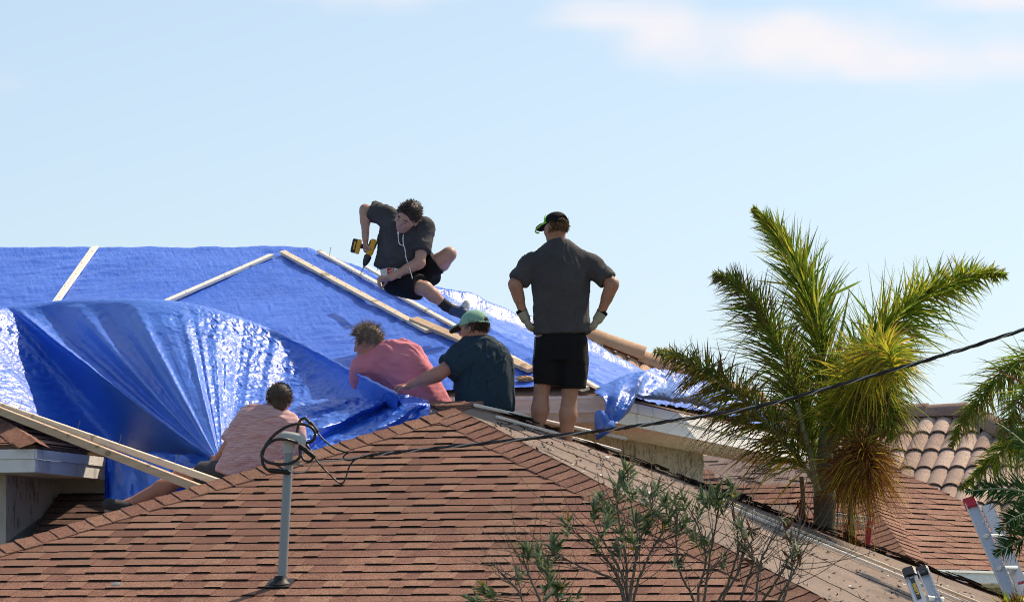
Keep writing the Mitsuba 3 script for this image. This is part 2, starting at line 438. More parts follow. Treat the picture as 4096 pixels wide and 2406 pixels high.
def felt_hit(x, y, lift=.0):     # where the felt stands at x, y of the photograph
    from scipy.optimize import fsolve
    r, f = fsolve(lambda q: np.array(px(edge_pt(q[0], q[1]))) - (x, y), (max(.1, (x - 1850) / 560), .2))
    return edge_pt(r, f) + RN * lift
# short ridge behind the tip, and the slopes that carry it
fn_ = unit(np.cross(HB - A, HL - A)); fn_ = fn_ if fn_[2] > 0 else -fn_
su_ = unit(HB - HL); sv_ = unit(np.cross(su_, fn_)); sv_ = sv_ if sv_[2] < 0 else -sv_
part(roof, 'saddle', cat([slab([HL, HB, A], fn_, .02), slab([HL, A - Z * .04, A + 3 * (-U - W * .9 - TAN * Z) - Z * .15, HL + 3 * (-U + W * .2 - TAN * Z) - Z * .15], unit(Z - U * TAN), .02), slab([HL, HB, HB + 1.5 * (W + U * .6 - TAN * Z), HL + 1.5 * (W - U * .6 - TAN * Z)], unit(Z + W * TAN), .02)]), 'old_felt_look')
tri = Polygon([((p_ - HL) @ su_, (p_ - HL) @ sv_) for p_ in (HL, HB, A)]).buffer(.02)
for m, c, _ in shingle_pieces(HL, su_, sv_, fn_, tri, .14, rng, .09, .2): part(roof, 'shingle', m, SHINGLES[c])
for m, look, at in hip_caps(near, HL - su_ * .02 + Z * .004, su_, sv_, BV, 1, 3, rng, w=.07, lift=.008): part(roof, 'hip_cap', m, look, smooth=50)
# walls, fascia and soffit under the eave (out of frame)
ez = hp(RUN, 0)[2]
c0 = np.array([A[0], A[1], 0])
part(near, 'wall', boxm(c0 + Z * (ez - .1) / 2, (2 * RUN - .9, 2 * RUN - .9, ez - .1), (U, W, Z)), 'stucco_look')
part(near, 'fascia', cat([boxm(c0 + Z * (ez - .08) + s * RUN * W - s * .0 * W, (2 * RUN, .03, .16), (U, W, Z)) for s in (-1,)] + [boxm(c0 + Z * (ez - .08) + s * RUN * U, (.03, 2 * RUN, .16), (U, W, Z)) for s in (-1, 1)]), 'white_paint')
part(near, 'soffit', boxm(c0 + Z * (ez - .17), (2 * RUN - .06, 2 * RUN - .06, .02), (U, W, Z)), 'soffit_look')

# ------------------------------------------------------------------ the tarped house behind
C = P(2440, 1585, 35.88)                                    # the corner of its front eave and right eave, top of the gutter
def tz(a, b, c=None):                                       # height of the hip roof above the eave; a = metres left of the right eave, b = metres behind the front eave
    return TAN * np.minimum(np.minimum(b, a), 7.9 - b)
def tp(a, b, dz=0.0):
    a, b = np.asarray(a, float), np.asarray(b, float)
    return C - a[..., None] * U + b[..., None] * W + (tz(a, b) + dz)[..., None] * Z
big = thing('tarped_house', 'stucco house behind with its hip roof under blue tarps and white eaves', 'house')
H = 3.95
LEFT = 13.0
def tq(a, b): return C - a * U + b * W + float(tz(np.array(a), np.array(b))) * Z
mains = [slab([tq(0, 0), tq(3.2, 3.2), tq(3.2, 0)], SN, .06), slab([tq(3.201, .6), tq(3.201, 3.2), tq(H, H), tq(4.2, H), tq(4.2, 1.5)], SN, .06), slab([tq(4.201, 1.5), tq(4.201, H), tq(5, H), tq(5, 2.05)], SN, .06), slab([tq(5.001, 2.05), tq(5.001, H), tq(LEFT, H), tq(LEFT, 2.05)], SN, .06), slab([tq(0, 0), tq(0, 2 * H), tq(H, H)], RN, .06), slab([tq(0, 2 * H), tq(LEFT, 2 * H), tq(LEFT, H), tq(H, H)], unit(Z + W * TAN), .06)]
broof = part(big, 'roof', cat(mains), 'plywood_look')
# left wing: the same front slope carried further down
EL = P(140, 1772, 36.3)
La = (C - EL) @ U; Lb = (EL - C) @ W
wing_n = SN
def wl(a, b): return C - a * U + b * W + TAN * b * Z
La0 = La
HR = 1.75                                                   # the wing's corner is hipped: its right slope climbs to the left
wcorner = wl(La0, Lb); whip = wcorner + HR * (W - U + TAN * Z)
wp = [wcorner, wl(La0 + 4.5, Lb), wl(La0 + 4.5, Lb + HR), whip]
part(broof, 'wing_deck', slab(wp, SN, .05), 'plywood_look')
part(broof, 'wing_deck', slab([wcorner, whip, whip + W * .25, wcorner + W * 2.0], RN, .05), 'plywood_look')
dz_ = wl(La0, Lb)
hq = HR / COS
wpc = shingle_pieces(whip, -U, SV, SN, Polygon([(0, 0), (3, 0), (3, hq), (-HR, hq)]), .1435, rng, .2, .5) + shingle_pieces(whip, W, UV_, RN, Polygon([(0, 0), (.25, 0), (.25, hq), (-HR, hq)]), .1435, rng, .25, .6, thin=.008, thick=.014)
add_pieces(broof, 'shingle', wpc, 'wing_shingles', limit=150)
for m, look, at in hip_caps(big, wcorner + Z * .012, unit(whip - wcorner), SV, UV_, 1, 14, rng, w=.15): part(broof, 'hip_cap', m, look, smooth=50)
# white boards: front fascia of the wing, side fascia of the wing
fz = .185
E0 = wl(La0, Lb) - Z * .035
def boards(parent, p0, p1, out, h, look='white_paint', lip=.013):
    """A fascia of two boards, the lower one set back under a drip edge."""
    d = unit(p1 - p0); L = np.linalg.norm(p1 - p0)
    up_h = h * .42
    part(parent, 'fascia_board', prism([V(0, 0, 0), out * lip, out * (lip + .006) - Z * up_h, -Z * up_h], p0, p1), look)
    part(parent, 'fascia_board', prism([-Z * (up_h + .002), out * .004 - Z * (up_h + .002), out * .004 - Z * h, -Z * h], p0, p1), look)
boards(big, E0, E0 - U * 4.5, -W, fz)
boards(big, E0 + Z * .0, E0 + W * 1.72 + Z * .0, U, fz)
part(big, 'soffit', slab([E0 - Z * (fz - .02) - W * -.01, E0 - Z * (fz - .02) + W * 1.7, E0 - Z * (fz - .02) + W * 1.7 - U * 4.5, E0 - Z * (fz - .02) - U * 4.5 + W * .01], Z, .02), 'soffit_look')
# wing walls: side wall to the right, inner wall facing the camera
o1 = .42
wb = 1.62
zt = E0[2] - fz
def wall(parent, a, b, zt, thick, inn, look='stucco_look', zb=0.0, zt2=None):
    a, b = np.array(a), np.array(b)
    s = [V(a[0], a[1], zb), V(b[0], b[1], zb), V(b[0], b[1], zt if zt2 is None else zt2), V(a[0], a[1], zt)]
    return part(parent, 'wall', slab(s, -np.asarray(inn), thick), look)
pA = E0 - U * o1 + W * .42; pB = E0 - U * o1 + W * wb
wall(big, pA, pB, zt + .0, .15, -U)
wall(big, pA - U * 4, pA, zt, .15, W)
wall(big, pB, pB + U * 2.2, zt + .35, .15, W)
mat('shade_painted_shingle_look', base_color=granules((.075, .045, .036)), roughness=.9, specular=.2)  # deep shade under eave and tarp painted into the low roof's shingle colour
# a low roof runs under the wing; grey flashing follows it along the foot of the side wall
lo_ = P(300, 1980, 37.75)
lpts = [on_plane(x, y, lo_, SN) for x, y in ((236, 1976), (520, 1976), (760, 2160), (60, 2260))]
part(broof, 'low_deck', slab(lpts, SN, .04), 'shade_painted_shingle_look')
lpoly = Polygon([((p_ - lo_) @ U, (p_ - lo_) @ SV) for p_ in lpts])
for m, c, _ in shingle_pieces(lo_, U, SV, SN, lpoly, .1435, rng, .2, .4): part(broof, 'shingle', m, 'shade_painted_shingle_look')
part(big, 'flashing', cat([slab([on_plane(x, y, pA + U * .004, U) for x, y in q], U, .004) for q in (((-30, 2212), (62, 2142), (62, 2225), (-30, 2290)), ((62, 2142), (122, 2098), (122, 2150), (62, 2225)), ((122, 2098), (172, 2062), (172, 2075), (122, 2150)), ((172, 2062), (238, 1972), (238, 1985), (172, 2085)))]), 'flashing_look')
# ------------------------------------------------------------------ gutter along the front eave
GL = 2.4
g0 = C + Z * .0; g1 = C - U * GL
G = V(0, 0, 0)
sec = [(0, 0), (.125, .0), (.128, -.012), (.112, -.02), (.105, -.06), (.085, -.10), (.082, -.128), (.0, -.128)]
part(big, 'gutter', cat([prism([-W * a + Z * b for a, b in sec[4:8] + [(0, -.06)]], g1, g0), prism([-W * a + Z * b for a, b in [(0.098, -.02), (.112, -.02), (.105, -.06), (.095, -.06)]], g1, g0), prism([-W * a + Z * b for a, b in [(.118, .002), (.13, 0.002), (.13, -.02), (.11, -.022)]], g1, g0)]), 'gutter_paint')
part(big, 'gutter_end', prism([-W * a + Z * b for a, b in sec], g0, g0 + U * .004), 'gutter_paint')
part(big, 'fascia', prism([V(0, 0, 0) - Z * .128, W * .02 - Z * .128, W * .02 - Z * .20, -Z * .20], g1, g0), 'white_paint')
# right eave: fascia boards and soffit running back
R0 = C - Z * .02 + W * .05
RB = 7.8
boards(big, C - Z * .012 + W * .02, C - Z * .012 + W * RB, U, .19)
sw = .58
so0 = C - Z * .19
part(big, 'soffit', slab([so0 - U * sw, so0 - U * .004, so0 - U * .004 + W * RB, so0 - U * sw + W * RB], Z, .015), 'soffit_look')
part(big, 'soffit', slab([so0 - U * GL, so0 - U * (sw + .001), so0 - U * (sw + .001) + W * .7, so0 - U * GL + W * .7], Z, .015), 'soffit_look')
# soffit seams
part(big, 'soffit_seams', cat([bar(so0 - U * (.05 + .1 * i) + W * .05 - Z * .017, so0 - U * (.05 + .1 * i) + W * RB - Z * .017, .006, .004) for i in range(6)]), 'soffit_look', stuff=True)
wc = C - U * sw + W * .55
# where the right wall ends: a straight corner at the photograph's x = 2807
ts = np.linspace(0, 9, 900); xs = np.array([px(wc + t * W - Z * .3)[0] for t in ts]); t_end = float(ts[np.argmin(abs(xs - 2807))])
wall(big, wc, wc + W * t_end, so0[2] - .005, .15, -U)
wf_ = V(wc[0], wc[1], 0)
rl = lambda u, v: wf_ + U * .004 + u[..., None] * W + v[..., None] * Z + (.040 * np.clip(meshkit.fbm(np.stack([u * 34, v * 9, 0 * u], -1), 3, 5) - .38, 0, 1) + .010 * meshkit.noise(np.stack([u * 80, v * 45, 0 * u], -1)))[..., None] * U
part(big, 'stucco_coat', grid(rl, np.arange(0, t_end + .02, .010), np.linspace(so0[2] - 1.15, so0[2] - .006, 90)), 'stucco_look', smooth=True)
wall(big, wc - U * 2.0, wc - U * .151, so0[2] - .005, .15, W)
wall(big, wc + W * t_end, wc + W * t_end - U * 6, so0[2] - .005, .15, -W)
# ------------------------------------------------------------------ the shingle roof at the right, turned a little further
PS2 = math.radians(40)
U2, W2 = V(math.cos(PS2), -math.sin(PS2), 0), V(math.sin(PS2), math.cos(PS2), 0)
T2 = P(3345, 1800, 45.0)
side = thing('shingle_house', 'house behind the palm with a brown shingle roof partly torn to felt', 'house')
R2 = 3.07
n_f, n_r = unit(Z - W2 * TAN), unit(Z + U2 * TAN)
sv_f, sv_r = unit(-W2 - Z * TAN), unit(U2 - Z * TAN)
def h2(u, w): return T2 + u * U2 + w * W2 - TAN * max(u, -w, 0) * Z
def skyline(x, y):           # where the roof's far edge stands, on the right slope
    p = on_plane(x, y, T2, n_r); return np.array([(p - T2) @ W2, (p - T2) @ sv_r])
q2 = R2 / COS
sk = [skyline(3640, 1904), skyline(4110, 2131)]
sky2 = [sk[0], sk[0] + (sk[1] - sk[0]) * 1.35]
right_poly = Polygon([(0, 0), tuple(sky2[0]), tuple(sky2[1]), (sky2[1][0], q2), (-q2 * COS, q2)]).buffer(0)
left_poly = Polygon([(0, 0), (q2 * COS, q2), (-6, q2), (-6, 0)])
def lp2(x, y):
    p = on_plane(x, y, T2, n_f); return ((p - T2) @ U2, (p - T2) @ sv_f)
torn_patch = Polygon([lp2(*a) for a in ((2700, 1822), (2900, 1815), (3060, 1832), (3180, 1826), (3240, 1850), (3235, 1905), (3300, 1915), (3290, 1938), (2905, 1936), (2862, 1912), (2850, 1880), (2700, 1870))])
patch2 = Polygon([lp2(*a) for a in ((3080, 2020), (3240, 2030), (3235, 2060), (3100, 2056))])
rng2 = random.Random(23)
droof = part(side, 'roof', cat([slab([T2 + c[0] * W2 + c[1] * sv_r for c in list(right_poly.exterior.coords)[:-1]], n_r, .03), slab([T2 + c[0] * U2 + c[1] * sv_f for c in list(left_poly.exterior.coords)[:-1]], n_f, .03)]), 'old_felt_look')
p1 = shingle_pieces(T2, U2, sv_f, n_f, left_poly.difference(torn_patch).difference(patch2), .152, rng2, .14, .38)
p2 = shingle_pieces(T2, W2, sv_r, n_r, right_poly, .152, rng2, .16, .40)
add_pieces(droof, 'shingle', p1 + p2, 'shingle_field')
d2 = unit(U2 - W2 - TAN * Z)
for m, look, at in hip_caps(side, T2 + Z * .01, d2, -U2 * 0 + unit(-W2 - TAN * Z), sv_r, 4, 26, rng2, w=.20, expo=.16): part(droof, 'hip_cap', m, look, smooth=50)
# loose strips and scraps over the torn patch
rr = np.random.default_rng(9); sm, pm = [], []
for k in range(60):
    x, y = rr.uniform(2810, 3290), rr.uniform(1822, 1940)
    c = on_plane(x, y, T2, n_f) + n_f * rr.uniform(.006, .02); L = rr.uniform(.03, .3); h_ = rr.uniform(.008, .03)
    t = unit(U2 + sv_f * rr.normal(0, .05))
    (pm if k % 7 == 0 else sm).append(slab([c, c + t * L * (.3 if k % 7 == 0 else 1), c + t * L * (.3 if k % 7 == 0 else 1) + sv_f * h_, c + sv_f * h_ * .7], n_f, .004))
part(side, 'torn_strips', cat(sm), 'torn_look', stuff=True)
part(side, 'paper_scraps', cat(pm), 'scrap_paper_look', label='white scraps on the torn felt of the roof', stuff=True)
e2 = T2 + R2 * U2 - TAN * R2 * Z
wend = sky2[1][0]
def roll(a, r): return a
gsec = [(0, 0), (.11, 0), (.115, -.02), (.10, -.03), (.09, -.11), (0, -.11)]
part(side, 'gutter', prism([U2 * a + Z * b for a, b in [(0, -.0), (.09, -.022), (.09, -.11), (0, -.11)]], e2 - W2 * R2, e2 + W2 * wend), 'gutter_paint')
part(side, 'gutter_lip', prism([U2 * a + Z * b for a, b in [(.0, .002), (.115, .002), (.118, -.02), (0.0, -.02)]], e2 - W2 * R2, e2 + W2 * wend), 'white_paint')
cw = np.array([e2[0], e2[1], 0]) - U2 * .5
part(side, 'wall', slab([V(*cw[:2], 0) - W2 * 2.2, V(*cw[:2], 0) + W2 * wend, V(*cw[:2], e2[2] - .13) + W2 * wend, V(*cw[:2], e2[2] - .13) - W2 * 2.2], U2, .15), 'stucco_look')
cf = np.array([T2[0], T2[1], 0]) - W2 * 2.2
part(side, 'wall', slab([cf - U2 * 6, cf + U2 * 2.1, cf + U2 * 2.1 + Z * (e2[2] - .13), cf - U2 * 6 + Z * (e2[2] - .13)], -W2, .15), 'stucco_look')
part(side, 'soffit', slab([e2 - U2 * .49 - W2 * 2.6 - Z * .115, e2 - W2 * 2.6 - Z * .115, e2 + W2 * wend - Z * .115, e2 - U2 * .49 + W2 * wend - Z * .115], Z, .02), 'soffit_look')

# ------------------------------------------------------------------ barrel tile roofs behind
def tile_fn(c0, c1):
    def fn(p, n, uv):
        f = fbm(p.x * 6, p.y * 6, p.z * 6, 4); g = smoothstep(.45, .8, fbm(p.x * 2 + 3, p.y * 2, p.z * 4, 3))
        return mix(c0, c1, f) * (1 - .38 * g)
    return proc(fn)
TILES = [mat(f'tile_look_{i}', base_color=tile_fn(*c), roughness=.85, specular=.25) for i, c in enumerate((((.30, .215, .17), (.43, .325, .265)), ((.25, .175, .138), (.38, .28, .225)), ((.34, .25, .20), (.47, .36, .295))))]
CAPS = mat('ridge_tile_look', base_color=tile_fn((.20, .135, .105), (.36, .26, .21)), roughness=.85, specular=.25)
TANCAP = mat('tan_tile_look', base_color=tile_fn((.42, .26, .155), (.55, .36, .23)), roughness=.85, specular=.25)


def tile_mesh(o, su, sv, n, w, L, barrels=2, amp=.044, tilt=.035, thick=.016):
    t = np.linspace(0, 1, 7 * barrels + 1)
    prof = amp * np.abs(np.sin(np.pi * t * barrels)) ** .62
    rows = []
    for q, up in ((-.05, 0.0), (L, tilt)):
        rows.append(o + (t * w)[:, None] * su + q * sv + (prof + up)[:, None] * n)
    rows.append(rows[1] - n * thick + sv * -.004)
    v = np.vstack(rows); m = len(t); i = np.arange(m - 1)
    f = np.vstack([np.vstack([np.stack([i + a * m, i + 1 + a * m, i + 1 + (a + 1) * m], 1), np.stack([i + a * m, i + 1 + (a + 1) * m, i + (a + 1) * m], 1)]) for a in (0, 1)])
    return trimesh.Trimesh(v, f, process=False)


def half_barrel(p0, p1, r0, r1, up, flat=1.0, thick=.02):
    d = unit(p1 - p0); s = unit(np.cross(d, up)); u = np.cross(s, d)
    g = np.linspace(-.12, np.pi + .12, 13); rows = []
    for p, r in ((p0, r0), (p1, r1), (p1, r1 - thick)):
        rows.append(p + (np.cos(g) * r)[:, None] * s + (np.sin(g) * r * flat)[:, None] * u)
    v = np.vstack(rows); m = 13; i = np.arange(m - 1)
    f = np.vstack([np.vstack([np.stack([i + a * m, i + 1 + a * m, i + 1 + (a + 1) * m], 1), np.stack([i + a * m, i + 1 + (a + 1) * m, i + (a + 1) * m], 1)]) for a in (0, 1)])
    return trimesh.Trimesh(v, f, process=False)


T3 = P(3870, 1668, 52.0)
TT = .5
C3 = 1 / math.sqrt(1 + TT * TT)
sn3, sv3 = unit(Z - W * TT), unit(-W - Z * TT)
tileh = thing('tile_house', 'house farthest right with a roof of weathered pinkish barrel tiles', 'house')
troof = part(tileh, 'roof', cat([slab([T3 - U * 7, T3, T3 + 4 * (U - W) - 2 * Z, T3 - U * 7 - 4 * W - 2 * Z], sn3, .04), slab([T3, T3 + 4 * (U + W) - 2 * Z, T3 + 4 * (U - W) - 2 * Z], unit(Z + U * TT), .04), slab([T3 - U * 7, T3, T3 + 4 * (U + W) - 2 * Z, T3 + 4 * (W) - 7 * U - 2 * Z], unit(Z + W * TT), .04)]), CAPS)
rng3 = random.Random(3); rest = []
L3, tw = .49, .38
for r in range(10):
    for c in range(-20, 13):
        s0 = c * tw - .16; q0 = .06 + r * L3
        if s0 + tw * .6 > q0 * C3 + .1 or s0 < -7.0: continue
        m = tile_mesh(T3 + s0 * U + q0 * sv3 + sn3 * (.004 + rng3.uniform(0, .006)), U, sv3, sn3, tw, L3 + rng3.uniform(-.008, .008))
        x, y = px(T3 + (s0 + .1) * U + (q0 + .2) * sv3)
        if 2850 < x < 4110 and y < 2100: part(troof, 'tile', m, TILES[rng3.randrange(3)], smooth=40)
        else: rest.append(m)
part(troof, 'tile_field', cat(rest), TILES[1], smooth=40, stuff=True)
for i in range(14):
    a = T3 - U * (.46 * i) + Z * .03; b = a - U * .50
    part(troof, 'ridge_tile', half_barrel(b, a, .13, .153, Z, .95), CAPS, smooth=40)
for i in range(8):
    d = unit(U - W - TT * Z); a = T3 + d * (.44 * i - .1) + Z * .03; b = a + d * .5
    part(troof, 'ridge_tile', half_barrel(a, b, .135, .153, Z, .95), CAPS, smooth=40)
cc = np.array([T3[0], T3[1], 0]) - U * 3.2
part(tileh, 'wall', boxm(cc + Z * (T3[2] - 2) / 2, (7.6, 7.2, T3[2] - 2.02), (U, W, Z)), 'stucco_look')

T4 = P(2235, 1318, 53.0)
tan = thing('tile_house', 'house behind the tarps of which only a tan tiled hip shows', 'house')
d4 = unit(U + W * .3 - Z * .405)
n4 = unit(Z - W * TT)
trf = part(tan, 'roof', cat([slab([T4, T4 + d4 * 6, T4 + d4 * 6 - 3 * W - 1.5 * Z, T4 - 3 * W - 1.5 * Z], n4, .05), slab([T4, T4 + d4 * 6, T4 + d4 * 6 + 3 * W - 1.5 * Z, T4 + 3 * W - 1.5 * Z], unit(Z + W * TT), .05)]), TANCAP)
for i in range(10):
    a = T4 + d4 * (.5 * i) + Z * (.02 + .02 * math.sin(i * 2.1)); b = a + d4 * .56
    part(trf, 'ridge_tile', half_barrel(a, b, .13, .155, Z, 1.0), TANCAP, smooth=40)
for r in range(2):
    for c in range(14):
        o = T4 + d4 * (.34 * c + .05) + (unit(-W - Z * TT)) * (.09 + .36 * r) + n4 * .01
        part(trf, 'tile', tile_mesh(o, d4, unit(-W - Z * TT), n4, .34, .38), TANCAP, smooth=40)
c4_ = np.array([T4[0], T4[1], 0]) + U * 2.5
part(tan, 'wall', boxm(c4_ + Z * (T4[2] - 4.2) / 2, (6, 3.4, T4[2] - 4.2), (U, W, Z)), 'stucco_look')
# ------------------------------------------------------------------ tarps
from scipy.interpolate import RectBivariateSpline, PchipInterpolator
def smin(a, b, k):
    h = np.clip(.5 + .5 * (b - a) / k, 0, 1)
    return b + (a - b) * h - k * h * (1 - h)
def tarp_z(a, b):
    r = smin(smin(b, a, .10), 7.9 - b, .16) * TAN
    q = np.stack([a * 1.2, b * 1.2, 0 * a], -1)
    z = r + .035 + .055 * (meshkit.fbm(q, 3, 1) - .5)
    # puckers pulled along the slope and across it
    q = np.stack([a * 9 + b * 3, b * 2.2, 0 * a], -1)
    z += .022 * (meshkit.fbm(q, 3, 5) - .5)
    q = np.stack([a * 3 - b * 2, b * 8 + a * 3, 0 * a], -1)
    z += .034 * (meshkit.fbm(q, 3, 7) - .5) * np.clip(meshkit.fbm(np.stack([a, b, 0 * a], -1), 2, 9) * 3 - 1, 0, 1)
    # the ridge line sits a little prouder to the left
    z += .020 * np.clip(a - 3.95, 0, 3.5) * np.clip(b / 3.9, 0, 1)
    # right slope: crumpled and loose
    right = np.clip((b - a - .15) / .3, 0, 1)
    q = np.stack([a * 7, b * 5, 0 * a], -1)
    z += right * .05 * (meshkit.fbm(q, 4, 12) - .5)
    # a turned-up fold along the back hip
    t = (7.9 - b) - a
    f = np.exp(-((t - .28 - .1 * np.sin(a * 3)) / .16) ** 2) * np.clip((3.2 - a) / .5, 0, 1) * np.clip((a - 1.2) / .6, 0, 1)
    z += .14 * f
    # a swelling along the near hip, right of the battens
    t = b - a
    z += .035 * np.exp(-((t - .16) / .07) ** 2) * np.clip((3.6 - a) / .4, 0, 1)
    # the loose front edge lifts off the boards
    z += .03 * np.exp(-(b / .16) ** 2)
    return z
def taut(a, b):
    lo = np.interp(a, [3.0, 3.2, 4.2, 5.0], [.10, .7, 1.6, 2.15])      # at the left the sheet stops under the loose one
    b = np.where(b < 2.6, lo + (b - .10) * (2.6 - lo) / 2.5, b)
    return C - a[..., None] * U + b[..., None] * W + tarp_z(a, b)[..., None] * Z
def tpt(a, b, lift=0.0):
    a, b = np.array([float(a)]), np.array([float(b)])
    return taut(a, b)[0] + Z * lift
t1 = thing('tarpaulin', 'blue tarp pulled taut over the main roof and nailed under battens', 'tarp')
va = np.r_[np.arange(.06, 5.4, .022), np.arange(5.4, 10.5, .06)]
vb = np.r_[np.arange(.10, 4.2, .022), np.arange(4.2, 7.75, .035)]
part(t1, 'sheet', grid(taut, va, vb), 'taut_tarp_look', smooth=True)

# the loose tarp, pulled down towards the men
def roof_depth(x, y):
    return on_plane(x, y, C, SN)[1]
# columns: crest point, foot point, foot depth, bulge
cols = [  # crest x, y, lift off the roof ; foot x, y, depth ; bulge
    (-430, 1278, 2.1, -110, 1592, 36.8, .16),
    (-150, 1258, 1.75, 260, 1724, 37.05, .10),
    (10, 1246, 1.35, 520, 1800, 37.3, -.04),
    (42, 1242, 1.15, 760, 1828, 35.4, -.03),
    (75, 1238, 1.2, 855, 1841, 34.05, -.04),
    (200, 1222, 1.3, 862, 1842, 33.92, -.06),
    (380, 1212, 1.7, 868, 1842, 33.86, .06),
    (560, 1212, 2.12, 873, 1842, 33.85, .16),
    (740, 1224, 2.15, 880, 1841, 33.85, .18),
    (900, 1262, 1.85, 895, 1832, 33.88, .06),
    (1060, 1318, 1.35, 960, 1808, 33.95, -.08),
    (1220, 1388, 1.1, 1180, 1745, 34.3, -.20),
    (1370, 1462, 1.7, 1400, 1690, 34.75, -.12),
    (1480, 1520, 2.35, 1540, 1640, 34.75, .03),
    (1590, 1578, 2.6, 1610, 1620, 34.8, .05)]
rows_t = np.array([-.16, 0, .06, .16, .3, .45, .6, .75, .88, 1.0])
cx, cy, cd = [], [], []
for (x0, y0, l0, x1, y1, d1, bl) in cols:
    dc = roof_depth(x0, y0) - l0
    d1 = roof_depth(x1, y1) - .06 if d1 is None else d1
    xs_, ys_, ds_ = [], [], []
    for t in rows_t:
        if t < 0: xs_.append(x0); ys_.append(y0 + 75); ds_.append(dc + .62)
        else:
            xs_.append(x0 + (x1 - x0) * t ** 1.05); ys_.append(y0 + (y1 - y0) * t)
            ds_.append(dc + (d1 - dc) * (t ** 1.10) - bl * math.sin(math.pi * min(1, t * 1.02) ** .8) * 1.5)
    cx.append(xs_); cy.append(ys_); cd.append(ds_)
cu = np.arange(len(cols), dtype=float)
SX, SY, SD = (RectBivariateSpline(cu, rows_t, np.array(q), kx=3, ky=3) for q in (cx, cy, cd))
def ridge(s, c, w): return np.exp(-((s - c) / w) ** 2)
def loose(s, t):
    x, y, D = SX.ev(s, t), SY.ev(s, t), SD.ev(s, t)
    tc = np.clip(t, 0, 1); fade = np.sin(np.pi * np.clip(tc, 0, 1) ** .75)
    # folds that run from the crest into the fist
    f = .09 * ridge(s, 4.0, .16) - .09 * ridge(s, 4.75, .3) + .13 * ridge(s, 5.55, .22) - .09 * ridge(s, 6.2, .22) + .07 * ridge(s, 6.85, .14) + .05 * ridge(s, 7.9, .11) - .04 * ridge(s, 8.15, .10) + .04 * ridge(s, 8.75, .13) - .04 * ridge(s, 9.5, .2) + .04 * ridge(s, 10.3, .14) + .03 * ridge(s, 2.0, .14)
    D = D - f * fade * 1.7
    p = P_arr(x, y, D)
    n = meshkit.fbm(p * 2.3, 3, 2) - .5
    q = np.stack([s * 3.2, t * 1.2, 0 * s], -1); n2 = meshkit.fbm(q, 3, 6) - .5
    q = p * np.array([13., 7., 13.]); n3 = 1 - 2 * np.abs(meshkit.fbm(q, 4, 8) - .5) * 2
    right = np.clip((s - 7.2) / 1.2, 0, 1) + np.clip((3.0 - s) / .7, 0, 1)
    live = np.clip(1.02 - tc, 0, 1) ** .4 * np.clip(t * 6 + .6, 0, 1)
    k = (.06 * n + .045 * n2 * fade + (.008 + .017 * right) * (n3 - .6)) * live
    return p + k[..., None] * np.array([0, -.75, .66])
def P_arr(x, y, D):
    d = FWD + np.stack([(x - CX) / FPX, 0 * x, 0 * x], -1) - UPV * ((y - CY) / FPX)[..., None]
    return EYE + d * (D / d[..., 1])[..., None]
t2 = thing('tarpaulin', 'loose shiny blue tarp sagging in big folds towards the seated man in pink', 'tarp')
part(t2, 'sheet', grid(loose, np.linspace(0, len(cols) - 1, 620), np.linspace(-.16, 1, 280)), 'tarp_look', smooth=True)


hs_ = np.linspace(10.2, 14, 120)
part(t2, 'hem', tube(loose(hs_, hs_ * 0 + .004), .011, 8), 'tarp_look', smooth=60)


def patch(ctrl, m, n, fold, seed, look='tarp_look', crk=.02):
    """A sheet through a net of control points (x, y, depth), with folds."""
    c = np.array(ctrl, float); r, k = c.shape[:2]
    S = [RectBivariateSpline(np.arange(r), np.arange(k), c[..., i], kx=min(3, r - 1), ky=min(3, k - 1)) for i in range(3)]
    def fn(u, v):
        x, y, D = (s.ev(u, v) for s in S)
        p = P_arr(x, y, D - fold(u, v))
        n3 = 1 - 4 * np.abs(meshkit.fbm(p * np.array([9., 6., 9.]), 3, seed) - .5)
        n1 = meshkit.fbm(p * 4, 3, seed + 1) - .5
        return p + (crk * n3 + crk * 2 * n1)[..., None] * np.array([0, -.8, .6])
    return grid(fn, np.linspace(0, r - 1, m), np.linspace(0, k - 1, n))


# the corner that hangs over the wing's eave and down behind the seated man's leg
hang = [[(424, 1782, 37.4), (500, 1800, 36.9), (600, 1812, 36.1), (720, 1818, 35.1), (875, 1838, 34.1)],
        [(421, 1850, 37.3), (480, 1862, 36.7), (600, 1865, 35.3), (740, 1880, 34.9), (900, 1880, 34.1)],
        [(420, 1960, 37.0), (470, 1955, 36.4), (590, 1965, 35.1), (740, 1960, 34.7), (920, 1940, 34.1)],
        [(424, 2030, 36.4), (470, 2040, 35.8), (580, 2040, 34.7), (740, 2010, 34.4), (930, 1975, 34.0)],
        [(450, 2056, 35.0), (500, 2075, 34.5), (600, 2075, 34.2), (760, 2050, 34.0), (940, 2000, 33.8)]]
part(t2, 'hanging_corner', patch(hang, 150, 200, lambda u, v: .15 * np.sin(v * 5.1 + u * .8) * np.sin(np.clip(u, 0, 4) / 4 * np.pi) + .08 * np.sin(v * 9 - u * 2.2) * np.clip(u / 2, 0, 1), 31, crk=.022), 'tarp_look', smooth=True)
